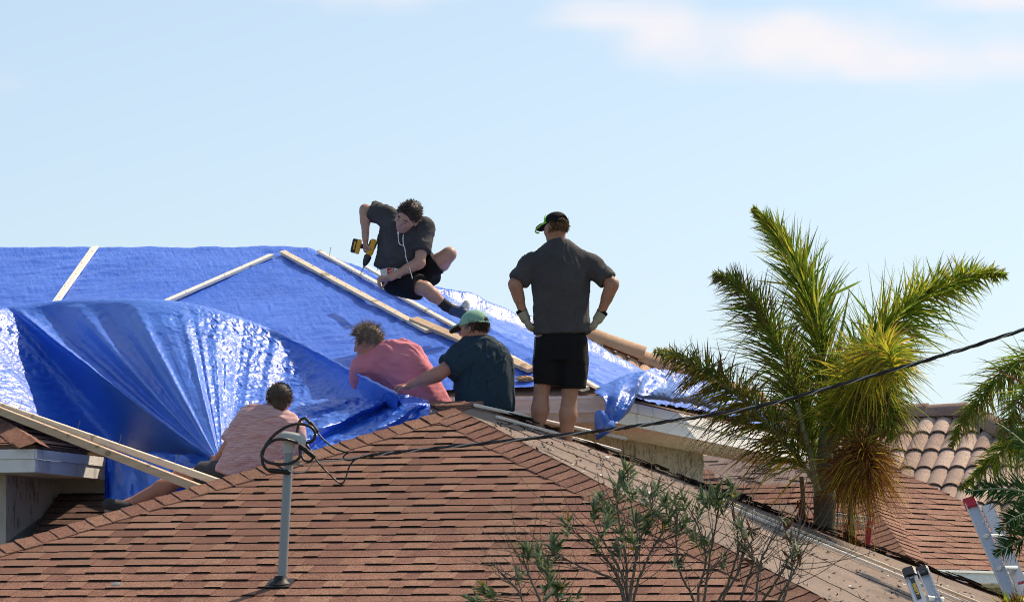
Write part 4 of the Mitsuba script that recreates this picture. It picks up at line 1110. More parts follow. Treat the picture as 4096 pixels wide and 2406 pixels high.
def head(B, c, up, fw, s=1.0, ears=True, jaw=1.0):
    up = unit(up); fw = unit(fw - up * (fw @ up)); sd = np.cross(fw, up); ax = (sd, fw, up)
    o = lambda x, y, z: c + (sd * x + fw * y + up * z) * s
    B.ell(o(0, -.012, .035), np.array((.077, .096, .088)) * s, ax, .02)
    B.ell(o(0, .030, -.030), np.array((.063, .062, .075)) * s, ax, .03)
    B.ell(o(0, .048, -.082), np.array((.036 * jaw, .034, .026)) * s, ax, .03)
    B.cone(o(0, .088, .016), o(0, .106, -.020), .009 * s, .0135 * s, .012)              # nose
    for x in (-1, 1):
        B.cone(o(.012 * x, .083, .026), o(.044 * x, .072, .024), .010 * s, .009 * s, .012)   # brow
        B.ell(o(.031 * x, .090, .008), np.array((.013, .010, .008)) * s, ax, .008, sub=True)
        B.ell(o(.031 * x, .076, .007), np.array((.012, .011, .010)) * s, ax, .004)
        B.ell(o(.050 * x, .045, -.015), np.array((.020, .03, .022)) * s, ax, .02)
        if ears: B.ell(o(.079 * x, -.006, .0), np.array((.010, .019, .031)) * s, (unit(sd + fw * .35 * -x * x), fw, up), .008)
    B.cone(o(-.020, .086, -.050), o(.020, .086, -.050), .0075 * s, .0075 * s, .006)
    B.cone(o(-.017, .084, -.062), o(.017, .084, -.062), .0075 * s, .0075 * s, .006)
    return o, ax


def skin_fn(c):
    def fn(p, n, uv):
        return mix([x * .82 for x in c], [c[0] * 1.12, c[1] * 1.05, c[2] * 1.05], fbm(p.x * 14, p.y * 14, p.z * 14, 3)) * (.92 + .16 * noise(p.x * 120, p.y * 120, p.z * 120))
    return proc(fn)
def cloth(key, c, rough=.9, v=.25, fine=True):
    return mat(key, base_color=proc(lambda p, n, uv: mix([x * (1 - v) for x in c], [x * (1 + v) for x in c], fbm(p.x * 9, p.y * 9, p.z * 9, 3)) * (.9 + .2 * noise(p.x * 200, p.y * 200, p.z * 260))), roughness=rough, specular=.15, sheen=.25)
mat('tanned_skin', base_color=skin_fn((.36, .195, .13)), roughness=.5, specular=.35)
mat('ruddy_skin', base_color=skin_fn((.42, .20, .145)), roughness=.5, specular=.35)
mat('fair_skin', base_color=skin_fn((.46, .27, .195)), roughness=.5, specular=.35)
cloth('charcoal_cotton', (.060, .059, .063)); cloth('black_cloth', (.010, .010, .0115)); cloth('pink_polo', (.58, .20, .245), v=.12); cloth('navy_cotton', (.022, .043, .064)); cloth('grey_twill', (.060, .060, .066)); cloth('mint_cap', (.24, .42, .31), v=.12); cloth('glove_cloth', (.30, .28, .21)); cloth('dark_knit', (.03, .03, .033)); cloth('khaki_cloth', (.42, .36, .27))
mat('heather_pink', base_color=proc(lambda p, n, uv: mix((.47, .26, .265), (.64, .45, .45), smoothstep(.35, .75, fbm(p.x * 20 + p.z * 9, p.y * 20, p.z * 150, 3)))), roughness=.9, specular=.15, sheen=.2)
flat('brown_hair', (.028, .018, .013), .55, .4); flat('grey_brown_hair', (.15, .115, .085), .6, .4); flat('short_brown_hair', (.05, .034, .025), .6, .4); flat('sandy_hair', (.15, .09, .05), .6, .4); flat('silver_hair', (.28, .25, .22), .6, .4)
flat('neon_green', (.30, .72, .05), .5, .4); flat('shoe_blue', (.035, .06, .12), .6, .4); flat('sole_white', (.55, .54, .51), .6, .3); flat('shoe_dark', (.03, .032, .035), .7, .3); flat('sole_grey', (.22, .20, .17), .7, .3); flat('white_cord', (.8, .8, .8), .5, .4); flat('apron_white', (.62, .58, .53), .8, .2); flat('apron_red', (.45, .05, .03), .8, .2); flat('eye_dark', (.02, .015, .012), .3, .5)


def hair_tufts(o, ax, n, seed, zone, L=(.02, .05), r=.0022, comb=(0, -.6, .5)):
    """Short locks rooted on the skull. zone(x, y, z) says where hair grows."""
    rr = np.random.default_rng(seed); ms = []
    sd, fw, up = ax
    while len(ms) < n:
        q = rr.normal(size=3); q /= np.linalg.norm(q)
        if not zone(*q): continue
        root = np.array((.078, .098, .090)) * q + np.array((0, -.012, .035))
        d = q + np.array(comb) + rr.normal(0, .45, 3); d /= np.linalg.norm(d)
        l = rr.uniform(*L); bend = rr.normal(0, .3, 3)
        pts = [o(*(root + d * l * t + bend * l * t * t * .6)) for t in (0, .4, .75, 1)]
        ms.append(tube(pts, [r, r * .9, r * .6, r * .2], 4, caps=False))
    return cat(ms)


# ---------------- the man who stands with his hands on his hips, seen from behind
D1 = 34.85
def J(x, y, dd=0.0): return P(x, y, D1 + dd)
k1 = thing('person', 'man standing with gloved hands on hips in grey shirt and black shorts', 'person')
B = Form()
o, ax = head(B, J(2222, 918), Z + V(-.05, .10, 0), V(-.62, .78, -.10), 1.0)
B.cone(J(2232, 985), J(2228, 925), .068, .060, .03)
B.loft([(J(2237, 1400), .15, .11), (J(2240, 1250), .17, .13), (J(2243, 1100), .19, .13), (J(2243, 1010), .14, .09)], V(1, 0, 0), .05)
for s, sh, el, wr in ((-1, J(2122, 1045), J(2060, 1135, -.06), J(2094, 1258, .0)), (1, J(2370, 1045), J(2449, 1135, -.06), J(2400, 1262, .0))):
    B.cone(J(2243, 1060), sh - Z * .05, .06, .05, .03); B.cone(sh - Z * .05, el, .052, .050, .03); B.cone(el, wr, .050, .031, .02)
    B.cone(el + (wr - el) * .1, el + (wr - el) * .45, .050, .044, .02)
    hp_ = J(2130 if s < 0 else 2357, 1330, -.01)
    hand(B, wr, hp_ - wr, V(-s * 1.0, .25, 0), (.35, .4, .45, .5), thumb=1 if s < 0 else -1, s=.88)
for hx, kx, axx, yk, ya in ((2190, 2168, 2147, 1545, 1760), (2295, 2279, 2258, 1565, 1790)):
    hip, kn, an = J(hx, 1370), J(kx, yk, -.01), J(axx, ya + 45, .05)
    B.cone(hip, kn, .098, .060, .04); B.cone(kn, kn + (an - kn) * .35 + V(0, -.018, 0), .056, .068, .03); B.cone(kn + (an - kn) * .35 + V(0, -.018, 0), an, .066, .034, .03)
    B.cone(an, an + V(-.02, .13, -.07), .038, .035, .03)
part(k1, 'body', B.mesh(.0085), 'tanned_skin', smooth=True)
S = Form()
S.loft([(J(2250, 1333), .212, .145), (J(2243, 1240), .205, .140), (J(2243, 1120), .218, .142), (J(2243, 1055), .212, .125), (J(2243, 1008), .150, .098), (J(2236, 966), .075, .072)], V(1, 0, 0), .03, 2.5,
       wave=lambda th, t: .030 * np.sin(7 * th + 2 * t) * (1 - t) ** 2 + .012 * np.sin(13 * th))
for s, sh, el in ((-1, J(2122, 1045), J(2060, 1135, -.06)), (1, J(2370, 1045), J(2449, 1135, -.06))):
    d_ = unit(el - sh); e_ = sh + d_ * .19
    sh2 = sh - Z * .040; S.cone(sh2 - d_ * .02, e_ + d_ * .1, .064, .078, .05, cut=(e_, d_)); S.cone(J(2243, 1045), sh2, .085, .066, .06); S.cone(J(2238, 990), sh2 + Z * .01, .060, .052, .06)
m = crumple(S.mesh(.0085), .034, 5.5, 3, (1.6, 1.6, .6)); m = crumple(m, .014, 13, 7, (1.6, 1.6, .5))
part(k1, 'shirt', folds(folds(m, .010, V(.25, 0, 1), 13, 4), .007, V(-.5, 0, .8), 10, 24), 'charcoal_cotton', smooth=True)
S = Form()
S.loft([(J(2244, 1440), .185, .14), (J(2250, 1310), .185, .135)], V(1, 0, 0), .05)
S.loft([(J(2186, 1538), .100, .115), (J(2190, 1450), .108, .13), (J(2200, 1360), .105, .13)], V(1, 0, 0), .04, 2.4)
S.loft([(J(2292, 1552), .098, .115), (J(2294, 1450), .108, .13), (J(2290, 1360), .105, .13)], V(1, 0, 0), .04, 2.4)
part(k1, 'shorts', folds(crumple(S.mesh(.0085), .016, 6, 5, (1.4, 1.4, .7)), .018, Z, 9, 3), 'black_cloth', smooth=True)
part(k1, 'side_stripe', tube([J(2142, 1345, -.045), J(2140, 1400, -.055), J(2137, 1470, -.05)], [.008, .012, .008], 8), flat('stripe_grey', (.16, .16, .18), .8, .2), smooth=60)
for s, wr, hp_ in ((-1, J(2094, 1258), J(2130, 1330, -.01)), (1, J(2400, 1262), J(2357, 1330, -.01))):
    G_ = Form(); d_ = unit(hp_ - wr)
    hand(G_, wr, hp_ - wr, V(-s * 1.0, .25, 0), (.35, .4, .45, .5), thumb=1 if s < 0 else -1, s=1.16)
    G_.cone(wr - d_ * .05, wr + d_ * .03, .042, .040, .012, cut=(wr - d_ * .035, -d_))
    part(k1, 'glove', crumple(G_.mesh(.006), .006, 30, 2), 'glove_cloth', smooth=True)
    part(k1, 'glove_cuff', tube([wr - d_ * .045, wr - d_ * .02], [.045, .044], 16), 'black_cloth', smooth=60)
sd, fw, up = ax
Cp = Form()
Cp.ell(o(0, -.010, .052), (.086, .108, .088), ax, .01, cut=[(o(0, -.01, .043), unit(-up - fw * .1))])
Cp.ell(o(0, -.105, .058), (.038, .03, .028), ax, .01, sub=True)
Cp.ell(o(0, .125, .050), (.074, .085, .010), (sd, unit(fw - up * .30), unit(up + fw * .30)), .01, cut=[(o(0, .085, .04), -fw)])
part(k1, 'cap', crumple(Cp.mesh(.006), .004, 30, 2), 'black_cloth', smooth=True)
part(k1, 'cap_strap', tube(curve([o(x, y, .048) for x, y in ((-.07, -.075), (-.04, -.104), (0, -.116), (.04, -.104), (.07, -.075))], 16), .0075, 8), 'black_cloth', smooth=60)
part(k1, 'cap_piping', cat([tube(curve([o(x, y, z) for x, y, z in ((-.088, -.0, .050), (-.087, .05, .046), (-.075, .10, .040), (-.07, .15, .025), (-.04, .195, .012), (0, .205, .012))], 18), .006, 6), tube(curve([o(-.083, .02, .06), o(-.077, .03, .09), o(-.06, .035, .118)], 10), [.011, .010, .009, .008, .007, .006, .005, .004, .003, .002], 6)]), 'neon_green', smooth=60)
part(k1, 'hair', hair_tufts(o, ax, 700, 3, lambda x, y, z: y < .1 and -.62 < z < .35 and not (abs(x) > .9 and y > -.2), (.012, .026), .003, (0, -.3, -.6)), 'sandy_hair')
for axx, ya in ((2147, 1760), (2258, 1790)):
    an = J(axx, ya + 45, .05); part(k1, 'shoe', Form().cone(an + V(0, -.01, -.07), an + V(-.04, .19, -.085), .045, .042, .02).mesh(.01), 'shoe_dark', smooth=True)

# ---------------- the young man with the drill, sitting on the hip
D2 = 37.75
def J(x, y, dd=0.0): return P(x, y, D2 + dd)
def K(x, y, dd=0.0): return P(1350 + x / 2.845, 780 + y / 2.845, D2 + dd)
k2 = thing('person', 'young man in dark grey shirt sitting on the roof hip and drilling', 'person')
B = Form()
hup = unit(V(.26, -.62, .74)); hfw = unit(V(-.58, -.50, -.64))
hcen = K(795, 262, -.17)
o, ax = head(B, hcen, hup, hfw, 1.1)
B.cone(K(870, 340, .05), K(815, 285, -.13), .062, .058, .03)
B.loft([(K(690, 930, .02), .14, .105), (K(700, 700), .145, .10), (K(740, 480), .17, .11), (K(790, 330, .03), .13, .09)], V(1, .1, 0), .05)
shR, elR, wrR = K(545, 235, .0), K(315, 165, .05), K(318, 505, -.05)
shL, elL, wrL = K(985, 390, -.05), K(935, 770, -.16), K(600, 940, -.22)
B.cone(K(790, 340), shR, .07, .066, .03); B.cone(shR, elR, .056, .044, .03); B.cone(elR, wrR, .046, .028, .02); B.cone(elR + (wrR - elR) * .1, elR + (wrR - elR) * .4, .046, .042, .02)
B.cone(K(790, 340), shL, .07, .068, .03); B.cone(shL, elL, .058, .046, .03); B.cone(elL, wrL, .046, .030, .02); B.cone(elL + (wrL - elL) * .1, elL + (wrL - elL) * .4, .047, .043, .02)
hand(B, wrR, K(322, 640, -.05) - wrR, V(.9, -.25, .1), (.95, .95, .95, .95), thumb=-1, s=1.0, thumb_in=.5)
hand(B, wrL, K(440, 965, -.22) - wrL, V(-.25, -.35, -.8), (.75, .8, .85, .9), thumb=1, s=1.0)
hipL, knL, anL = K(860, 930, .05), K(1270, 672, -.02), K(1030, 960, .16)
hipR, knR, anR = K(660, 985, -.03), K(1000, 1065, -.22), K(1235, 1262, -.16)
B.cone(hipL, knL, .088, .058, .04); B.cone(knL, knL + (anL - knL) * .4 + V(.02, .02, 0), .056, .056, .03); B.cone(knL + (anL - knL) * .4, anL, .054, .036, .03)
B.cone(hipR, knR, .088, .060, .04); B.cone(knR, knR + (anR - knR) * .35, .056, .054, .03); B.cone(knR + (anR - knR) * .35, anR, .054, .036, .03)
B.cone(anR, anR + unit(K(1440, 1300) - anR) * .1, .036, .034, .02)
part(k2, 'body', B.mesh(.008), 'fair_skin', smooth=True)
S = Form()
S.loft([(K(665, 880, .02), .188, .14), (K(690, 740), .175, .135), (K(730, 560), .195, .135), (K(770, 420), .215, .13), (K(800, 320, .02), .165, .105), (K(845, 305, .05), .080, .075)], V(1, .1, -.05), .03, 2.4,
       wave=lambda th, t: .03 * np.sin(6 * th + 5 * t) * (1 - t))
for sh, el, L in ((shR, elR, .13), (shL, elL, .21)):
    d_ = unit(el - sh); e_ = sh + d_ * L
    S.cone(sh - d_ * .03, e_ + d_ * .1, .074, .080, .04, cut=(e_, d_)); S.cone(K(800, 345), sh, .085, .076, .04)
m = crumple(S.mesh(.008), .038, 6, 13, (1, 1, 1.3)); m = crumple(m, .014, 15, 7, (1, 1, 1.6))
part(k2, 'shirt', folds(folds(m, .016, V(.8, 0, .6), 13, 4), .014, V(-.6, 0, .8), 10, 15), 'charcoal_cotton', smooth=True)
S = Form()
S.cone(K(770, 935, .02), K(700, 960, .0), .125, .125, .03)
d_ = unit(knL - hipL); S.cone(hipL, hipL + d_ * .33, .110, .108, .03, cut=(hipL + d_ * .24, d_)); S.cone(K(1010, 960, .08), K(1080, 930, .10), .07, .07, .04)
d_ = unit(knR - hipR); S.cone(hipR, hipR + d_ * .33, .115, .108, .03, cut=(hipR + d_ * .26, d_))
part(k2, 'shorts', crumple(S.mesh(.008), .018, 7, 5), 'black_cloth', smooth=True)
S = Form()
S.cone(anR + (knR - anR) * .30, anR, .047, .043, .01, cut=(anR + (knR - anR) * .26, knR - anR)); S.cone(anR, K(1300, 1300, -.16), .043, .042, .015)
part(k2, 'sock', S.mesh(.007), 'dark_knit', smooth=True)
S = Form(); f0, f1 = K(1310, 1305, -.16), K(1430, 1345, -.2)
S.cone(f0, f1, .047, .045, .02, sq=None); S.cone(f1, K(1440, 1295, -.16), .045, .040, .02)
part(k2, 'shoe', S.mesh(.007), 'shoe_blue', smooth=True)
S = Form(); S.ell(K(1450, 1290, -.17), (.036, .048, .078), (V(.96, 0, -.28), V(0, 1, 0), V(.28, 0, .96)), .01)
part(k2, 'sole', crumple(S.mesh(.006), .008, 26, 5), 'sole_white', smooth=True)
# hair
sd, fw, up = ax
H_ = Form(); H_.ell(o(0, -.020, .040), (.096, .115, .106), ax, .01, cut=[(o(0, .062, .052), unit(fw * 1.0 - up * .55)), (o(0, -.05, -.045), -up)])
for x in (-1, 1): H_.ell(o(.072 * x, .035, -.0), (.03, .032, .045), ax, .01, sub=True)
part(k2, 'hair', crumple(H_.mesh(.006), .011, 45, 4), 'brown_hair', smooth=True)
part(k2, 'hair_strands', hair_tufts(o, ax, 1100, 5, lambda x, y, z: z > -.2 and (y < .55 or z > .45), (.018, .034), .0017, (0, .1, .4)), 'brown_hair', stuff=True)
for x in (-1, 1): part(k2, 'eyebrow', tube([o(.016 * x, .092, .030), o(.032 * x, .088, .034), o(.048 * x, .076, .030)], .0042, 6), 'brown_hair', smooth=60)
for x in (-1, 1): part(k2, 'eye', trimesh.creation.icosphere(2, .0062).apply_translation(o(.031 * x, .0835, .0065)), 'eye_dark', smooth=60)
# nail apron
ap = [K(485, 850, -.13), K(560, 828, -.15), K(640, 828, -.16), K(720, 840, -.16)]; lowr = [K(492, 925, -.14), K(560, 945, -.19), K(640, 950, -.22), K(720, 940, -.22)]
part(k2, 'apron', crumple(cat([grid(lambda u, v: np.array(ap)[u.astype(int)] * (1 - v)[..., None] + np.array(lowr)[u.astype(int)] * v[..., None], np.arange(4), np.linspace(0, 1, 8))]), .0, 5), 'apron_white', smooth=True)
ra = [K(562, 832, -.158), K(640, 832, -.168), K(648, 900, -.205), K(570, 925, -.19)]
part(k2, 'apron_print', quad(*ra), 'apron_red', label='red printed panel on the white apron')
def apron_text(txt, x, y, h):
    xa = unit(K(700, 800, -.2) - K(600, 850, -.2)); ya = unit(Z - xa * (xa @ Z)); na = np.cross(xa, ya)
    return letters(txt, h, K(x, y, -.225), xa, ya, na)
part(k2, 'apron_lettering', cat([apron_text('THE', 585, 885, .016), apron_text('HOME', 590, 915, .016)]), 'apron_white')
ec = thing('earphones', 'white earphone cord hanging from the drilling man\'s chin to his lap', 'earphones')
part(ec, 'cord', tube(curve([K(*a) for a in ((690, 425, -.17), (692, 500, -.20), (712, 560, -.20), (752, 578, -.19), (770, 640, -.185), (782, 720, -.18), (800, 770, -.19), (835, 880, -.26), (852, 950, -.28))], 60), .0032, 6), 'white_cord', smooth=60)
part(ec, 'cord', tube(curve([K(*a) for a in ((750, 448, -.17), (745, 510, -.19), (755, 578, -.19))], 24), .0032, 6), 'white_cord', smooth=60)
part(ec, 'earbud', tube([K(690, 415, -.17), K(693, 445, -.18)], .007, 8), 'white_cord', smooth=60)
part(ec, 'cord', tube(curve([o(.088, -.004, -.01), o(.085, .02, -.06), o(.06, .05, -.10)], 16), .003, 6), 'white_cord', smooth=60)
# the drill
dr_ = thing('power_drill', 'yellow and black cordless drill held upright over the batten', 'drill')
flat('drill_yellow', (.72, .36, .015), .4, .5)
u_ = unit(K(285, 860) - K(405, 555)); v_ = unit(np.cross(V(0, -1, 0), u_)); n_ = V(0, -1, 0)
dc = K(385, 600, -.06)
def rbox(c, a, b, t, ax_, r=.012):
    m = trimesh.creation.box((a, b, t)).subdivide().subdivide().subdivide()
    v = m.vertices; q = np.abs(v) - (np.array([a, b, t]) / 2 - r); e = np.maximum(q, 0); l = np.linalg.norm(e, axis=1)
    k = np.where(l > r, r / np.maximum(l, 1e-9), 1.0); v = np.sign(v) * (np.minimum(np.abs(v), np.array([a, b, t]) / 2 - r) + e * k[:, None])
    m.vertices = c + v @ np.array(ax_); return m
part(dr_, 'body', rbox(dc + u_ * .015, .115, .062, .066, (u_, v_, n_), .026), 'drill_yellow', smooth=50)
part(dr_, 'motor_end', rbox(dc - u_ * .052, .05, .060, .062, (u_, v_, n_), .024), 'drill_yellow', smooth=50)
part(dr_, 'grip_band', cat([rbox(dc - u_ * .03 + v_ * s * .027, .06, .012, .05, (u_, v_, n_), .005) for s in (-1, 1)]), 'black_plastic_look', smooth=50)
part(dr_, 'chuck', tube([dc + u_ * .07, dc + u_ * .085, dc + u_ * .12, dc + u_ * .15, dc + u_ * .165], [.031, .033, .029, .019, .010], 18), 'black_plastic_look', smooth=40)
bt = K(262, 897, -.1)
part(dr_, 'bit', tube([dc + u_ * .16, bt], [.0045, .0025], 8), 'nail_look', smooth=60)
gr = K(255, 575, -.05)
part(dr_, 'handle', tube(curve([dc - u_ * .01, (dc + gr) / 2 - u_ * .0, gr], 12), .021, 12), 'black_plastic_look', smooth=60)
b_c = K(207, 580, -.05); bu = unit(K(235, 500) - K(185, 655)); bv = unit(np.cross(V(0, -1, 0), bu))
bu = unit(V(.22, 0, .97)); bv = unit(np.cross(bu, n_))
part(dr_, 'battery', rbox(b_c - bv * .012, .118, .046, .072, (bu, bv, n_), .012), 'black_plastic_look', smooth=50)
part(dr_, 'battery_foot', rbox(b_c + bv * .022, .122, .04, .074, (bu, bv, n_), .012), 'drill_yellow', smooth=50)
part(dr_, 'battery_label', boxm(b_c - bv * .010 + n_ * .037, (.07, .012, .002), (bu, bv, n_)), 'drill_yellow')

# ---------------- the man in the pink polo, bent over the loose tarp
D3 = 35.15
def K(x, y, dd=0.0): return P(900 + x / 1.701, 780 + y / 1.701, D3 + dd)
k3 = thing('person', 'grey haired man in a pink polo shirt bending over the loose tarp', 'person')
B = Form()
hup = unit(V(-.22, .15, .95)); hfw = unit(V(-.86, .30, -.38))
o, ax = head(B, K(968, 1010, .0), hup, hfw, 1.04)
B.cone(K(1060, 1075, .02), K(985, 1030, .0), .072, .064, .03)
B.loft([(K(1330, 1480), .16, .13), (K(1260, 1300), .18, .14), (K(1150, 1130), .18, .13), (K(1060, 1050), .13, .10)], V(.75, -.1, -.62), .05)
shL, elL, wrL = K(940, 1185, .02), K(915, 1330, .28), K(960, 1500, .38)
B.cone(K(1080, 1100), shL, .08, .07, .03); B.cone(shL, elL, .06, .048, .03); B.cone(elL, wrL, .048, .03, .03)
shR, elR, wrR = K(1330, 1190, -.02), K(1420, 1420, -.02), K(1300, 1560, -.05)
hand(B, wrL, V(.6, -.4, -.6), V(0, -.5, -.8), (.7, .7, .7, .7), 1)
for hx in (1230, 1400):
    B.cone(K(hx, 1500, .02), K(hx - 120, 1640, .0), .10, .08, .04); B.cone(K(hx - 120, 1640), K(hx - 60, 1850, .15), .07, .045, .04)
part(k3, 'body', B.mesh(.009), 'ruddy_skin', smooth=True)
S = Form()
S.loft([(K(1375, 1520), .235, .18), (K(1310, 1390), .225, .18), (K(1245, 1265), .218, .175), (K(1170, 1150), .225, .165), (K(1105, 1075, .01), .175, .125), (K(1062, 1032, .01), .092, .085)], V(.75, -.15, -.60), .03, 2.2,
       wave=lambda th, t: .012 * np.sin(9 * th + 8 * t))
d_ = unit(elL - shL); S.cone(shL - d_ * .04, shL + d_ * .25, .09, .094, .05, cut=(shL + d_ * .16, d_)); S.cone(K(1085, 1100), shL, .11, .09, .05)
part(k3, 'polo_shirt', folds(crumple(crumple(S.mesh(.009), .030, 5, 21, (1, 1, 1.6)), .013, 12, 7, (1, 1, 2)), .016, V(.9, 0, -.3), 12, 4), 'pink_polo', smooth=True)
part(k3, 'collar', tube(curve([K(1012, 1075, -.07), K(1050, 1030, -.05), K(1085, 1000, .03), K(1070, 1000, .09)], 20), [.012] * 20, 8), 'pink_polo', smooth=60)
part(k3, 'hair', crumple(Form().ell(o(0, -.022, .045), (.091, .107, .096), ax, .01, cut=[(o(0, .055, .045), unit(ax[1] - ax[2] * .3)), (o(0, -.05, -.05), -ax[2])]).mesh(.007), .010, 40, 4), 'grey_brown_hair', smooth=True)
part(k3, 'hair_strands', hair_tufts(o, ax, 1500, 8, lambda x, y, z: z > -.45 and (y < .35 or z > .5), (.03, .07), .0017, (.2, .55, .35)), 'grey_brown_hair', stuff=True)
part(k3, 'sideburn', hair_tufts(o, ax, 320, 18, lambda x, y, z: -.75 < z < -.1 and y < .30, (.012, .03), .0026, (0, -.3, -.5)), 'silver_hair', stuff=True)

# ---------------- the man in the navy shirt reaching for the tarp
D4 = 34.95
def K(x, y, dd=0.0): return P(1700 + x / 2.69, 1150 + y / 2.69, D4 + dd)
k4 = thing('person', 'man in a mint green cap and navy shirt reaching out to the left', 'person')
B = Form()
hfw = unit(V(-.88, .42, -.18))
o, ax = head(B, K(520, 455), Z + V(-.05, .1, 0), hfw, 1.06)
B.cone(K(600, 590), K(545, 480), .080, .070, .03)
B.loft([(K(640, 1330), .18, .13), (K(640, 1000), .2, .15), (K(620, 750), .2, .14), (K(600, 600), .15, .10)], V(1, 0, 0), .05)
shL, elL, wrL = K(430, 740, -.06), K(130, 935, -.16), K(-170, 1055, -.12)
B.cone(K(600, 650), shL, .085, .08, .03); B.cone(shL, elL, .066, .054, .03); B.cone(elL, wrL, .054, .033, .02); B.cone(elL + (wrL - elL) * .05, elL + (wrL - elL) * .4, .054, .049, .02)
hand(B, wrL, V(-.95, .1, -.12), V(.05, -.1, -.95), (.5, .55, .6, .65), thumb=-1, s=1.0)
for x in (560, 720): B.cone(K(x, 1380, .03), K(x - 40, 1560, -.05), .1, .08, .04); B.cone(K(x - 40, 1560, -.05), K(x, 1750, .05), .07, .05, .03)
part(k4, 'body', B.mesh(.0085), 'ruddy_skin', smooth=True)
S = Form()
S.loft([(K(655, 1335), .212, .17), (K(650, 1200), .228, .18), (K(640, 1000), .232, .18), (K(640, 830), .222, .168), (K(625, 690), .185, .14), (K(612, 625), .135, .11), (K(600, 585), .088, .085)], V(1, 0, 0), .03, 2.4,
       wave=lambda th, t: .022 * np.sin(8 * th + 3 * t) * (1 - t) ** 1.5 + .01 * np.sin(13 * th))
d_ = unit(elL - shL); S.cone(shL - d_ * .05, shL + d_ * .25, .098, .098, .05, cut=(shL + d_ * .17, d_)); S.cone(K(600, 670), shL, .12, .10, .05)
m = crumple(S.mesh(.0085), .036, 5, 31, (1.6, 1.6, .7)); m = crumple(m, .015, 12, 7, (1.6, 1.6, .6))
part(k4, 'shirt', folds(folds(m, .018, V(.15, 0, 1), 12, 4), .014, V(.8, 0, .6), 10, 15), 'navy_cotton', smooth=True)
part(k4, 'trousers', Form().loft([(K(650, 1480), .18, .14), (K(655, 1320), .195, .155)], V(1, 0, 0), .03).cone(K(600, 1440), K(560, 1600, -.05), .11, .09, .04).cone(K(700, 1440), K(680, 1600, -.05), .11, .09, .04).mesh(.012), 'khaki_cloth', smooth=True)
sd, fw, up = ax
Cp = Form()
Cp.ell(o(0, -.012, .050), (.096, .119, .104), ax, .01, cut=[(o(0, -.01, .038), unit(-up - fw * .06))])
Cp.ell(o(0, -.118, .056), (.045, .03, .026), ax, .01, sub=True)
Cp.ell(o(0, .120, .034), (.080, .085, .011), (sd, unit(fw - up * .42), unit(up + fw * .42)), .012, cut=[(o(0, .085, .04), -fw)])
part(k4, 'cap', crumple(Cp.mesh(.006), .004, 25, 2), 'mint_cap', smooth=True)
part(k4, 'cap_strap', tube(curve([o(x, y, .044) for x, y in ((-.07, -.082), (-.04, -.112), (0, -.124), (.04, -.112), (.07, -.082))], 16), .008, 8), 'mint_cap', smooth=60)
part(k4, 'brim_underside', Form().ell(o(0, .122, .026), (.074, .080, .006), (sd, unit(fw - up * .42), unit(up + fw * .42)), .012, cut=[(o(0, .085, .04), -fw)]).mesh(.006), 'dark_knit', smooth=True)
part(k4, 'hair', hair_tufts(o, ax, 800, 3, lambda x, y, z: y < .15 and -.55 < z < .3, (.014, .03), .003, (0, -.3, -.6)), 'short_brown_hair')
part(k4, 'sideburn', hair_tufts(o, ax, 160, 6, lambda x, y, z: -.35 < z < .1 and .12 < y < .42, (.010, .02), .003, (0, -.3, -.6)), 'silver_hair', stuff=True)

# ---------------- the man seated at the hip, pulling the tarp, seen from behind
D5 = 33.78
def K(x, y, dd=0.0): return P(350 + x / 2.466, 1500 + y / 2.466, D5 + dd)
k5 = thing('person', 'man in a pink heather shirt seated on the front roof hip', 'person')
B = Form()
o, ax = head(B, K(1885, 265), Z + V(.06, .16, 0), V(-.25, .93, -.25), 1.02)
B.cone(K(1870, 420), K(1880, 300), .066, .062, .03)
B.loft([(K(1600, 1060), .16, .12), (K(1680, 800), .17, .13), (K(1780, 560), .19, .13), (K(1850, 430), .14, .09)], V(.97, 0, -.24), .05)
shL, elL, wrL = K(1590, 470, .02), K(1420, 690, .10), K(1300, 810, .10)
elL = K(1440, 650, .02); wrL = K(1290, 815, .12)
B.cone(K(1830, 470), shL, .08, .074, .03); B.cone(shL, elL, .062, .050, .03); B.cone(elL, wrL, .050, .032, .02); B.cone(elL + (wrL - elL) * .15, elL + (wrL - elL) * .5, .051, .046, .02)
hand(B, wrL, K(1255, 850, .14) - wrL, V(.3, .8, -.3), (.8, .85, .9, .9), thumb=1, s=1.0)
shR, elR, wrR = K(2010, 560, .0), K(2060, 780, .05), K(1900, 900, .22)
B.cone(K(1840, 470), shR, .08, .074, .03); B.cone(shR, elR, .062, .05, .03); B.cone(elR, wrR, .05, .03, .02)
hand(B, wrR, V(-.8, .4, -.1), V(0, .2, -.9), (.8, .8, .8, .8), thumb=1)
hip, kn, an = K(1420, 1000, .06), K(915, 1010, .30), K(395, 1275, .25)
B.cone(hip, kn, .10, .066, .04); B.cone(kn, kn + (an - kn) * .32 + V(0, -.01, -.012), .062, .066, .03); B.cone(kn + (an - kn) * .32 + V(0, -.01, -.012), an, .064, .038, .03)
B.cone(an, K(280, 1330, .22), .038, .036, .03)
B.cone(K(1560, 1020, .10), K(1150, 960, .52), .10, .066, .04); B.cone(K(1150, 960, .52), K(960, 1230, .50), .06, .04, .03)
part(k5, 'body', B.mesh(.0085), 'ruddy_skin', smooth=True)
S = Form()
S.loft([(K(1560, 1060, .0), .245, .165), (K(1600, 930), .235, .165), (K(1670, 780), .225, .16), (K(1755, 620), .232, .155), (K(1815, 490), .215, .135), (K(1850, 415), .155, .105), (K(1868, 365), .085, .08)], V(.95, 0, -.30), .03, 2.3,
       wave=lambda th, t: .016 * np.sin(7 * th + 9 * t) * (1 - t))
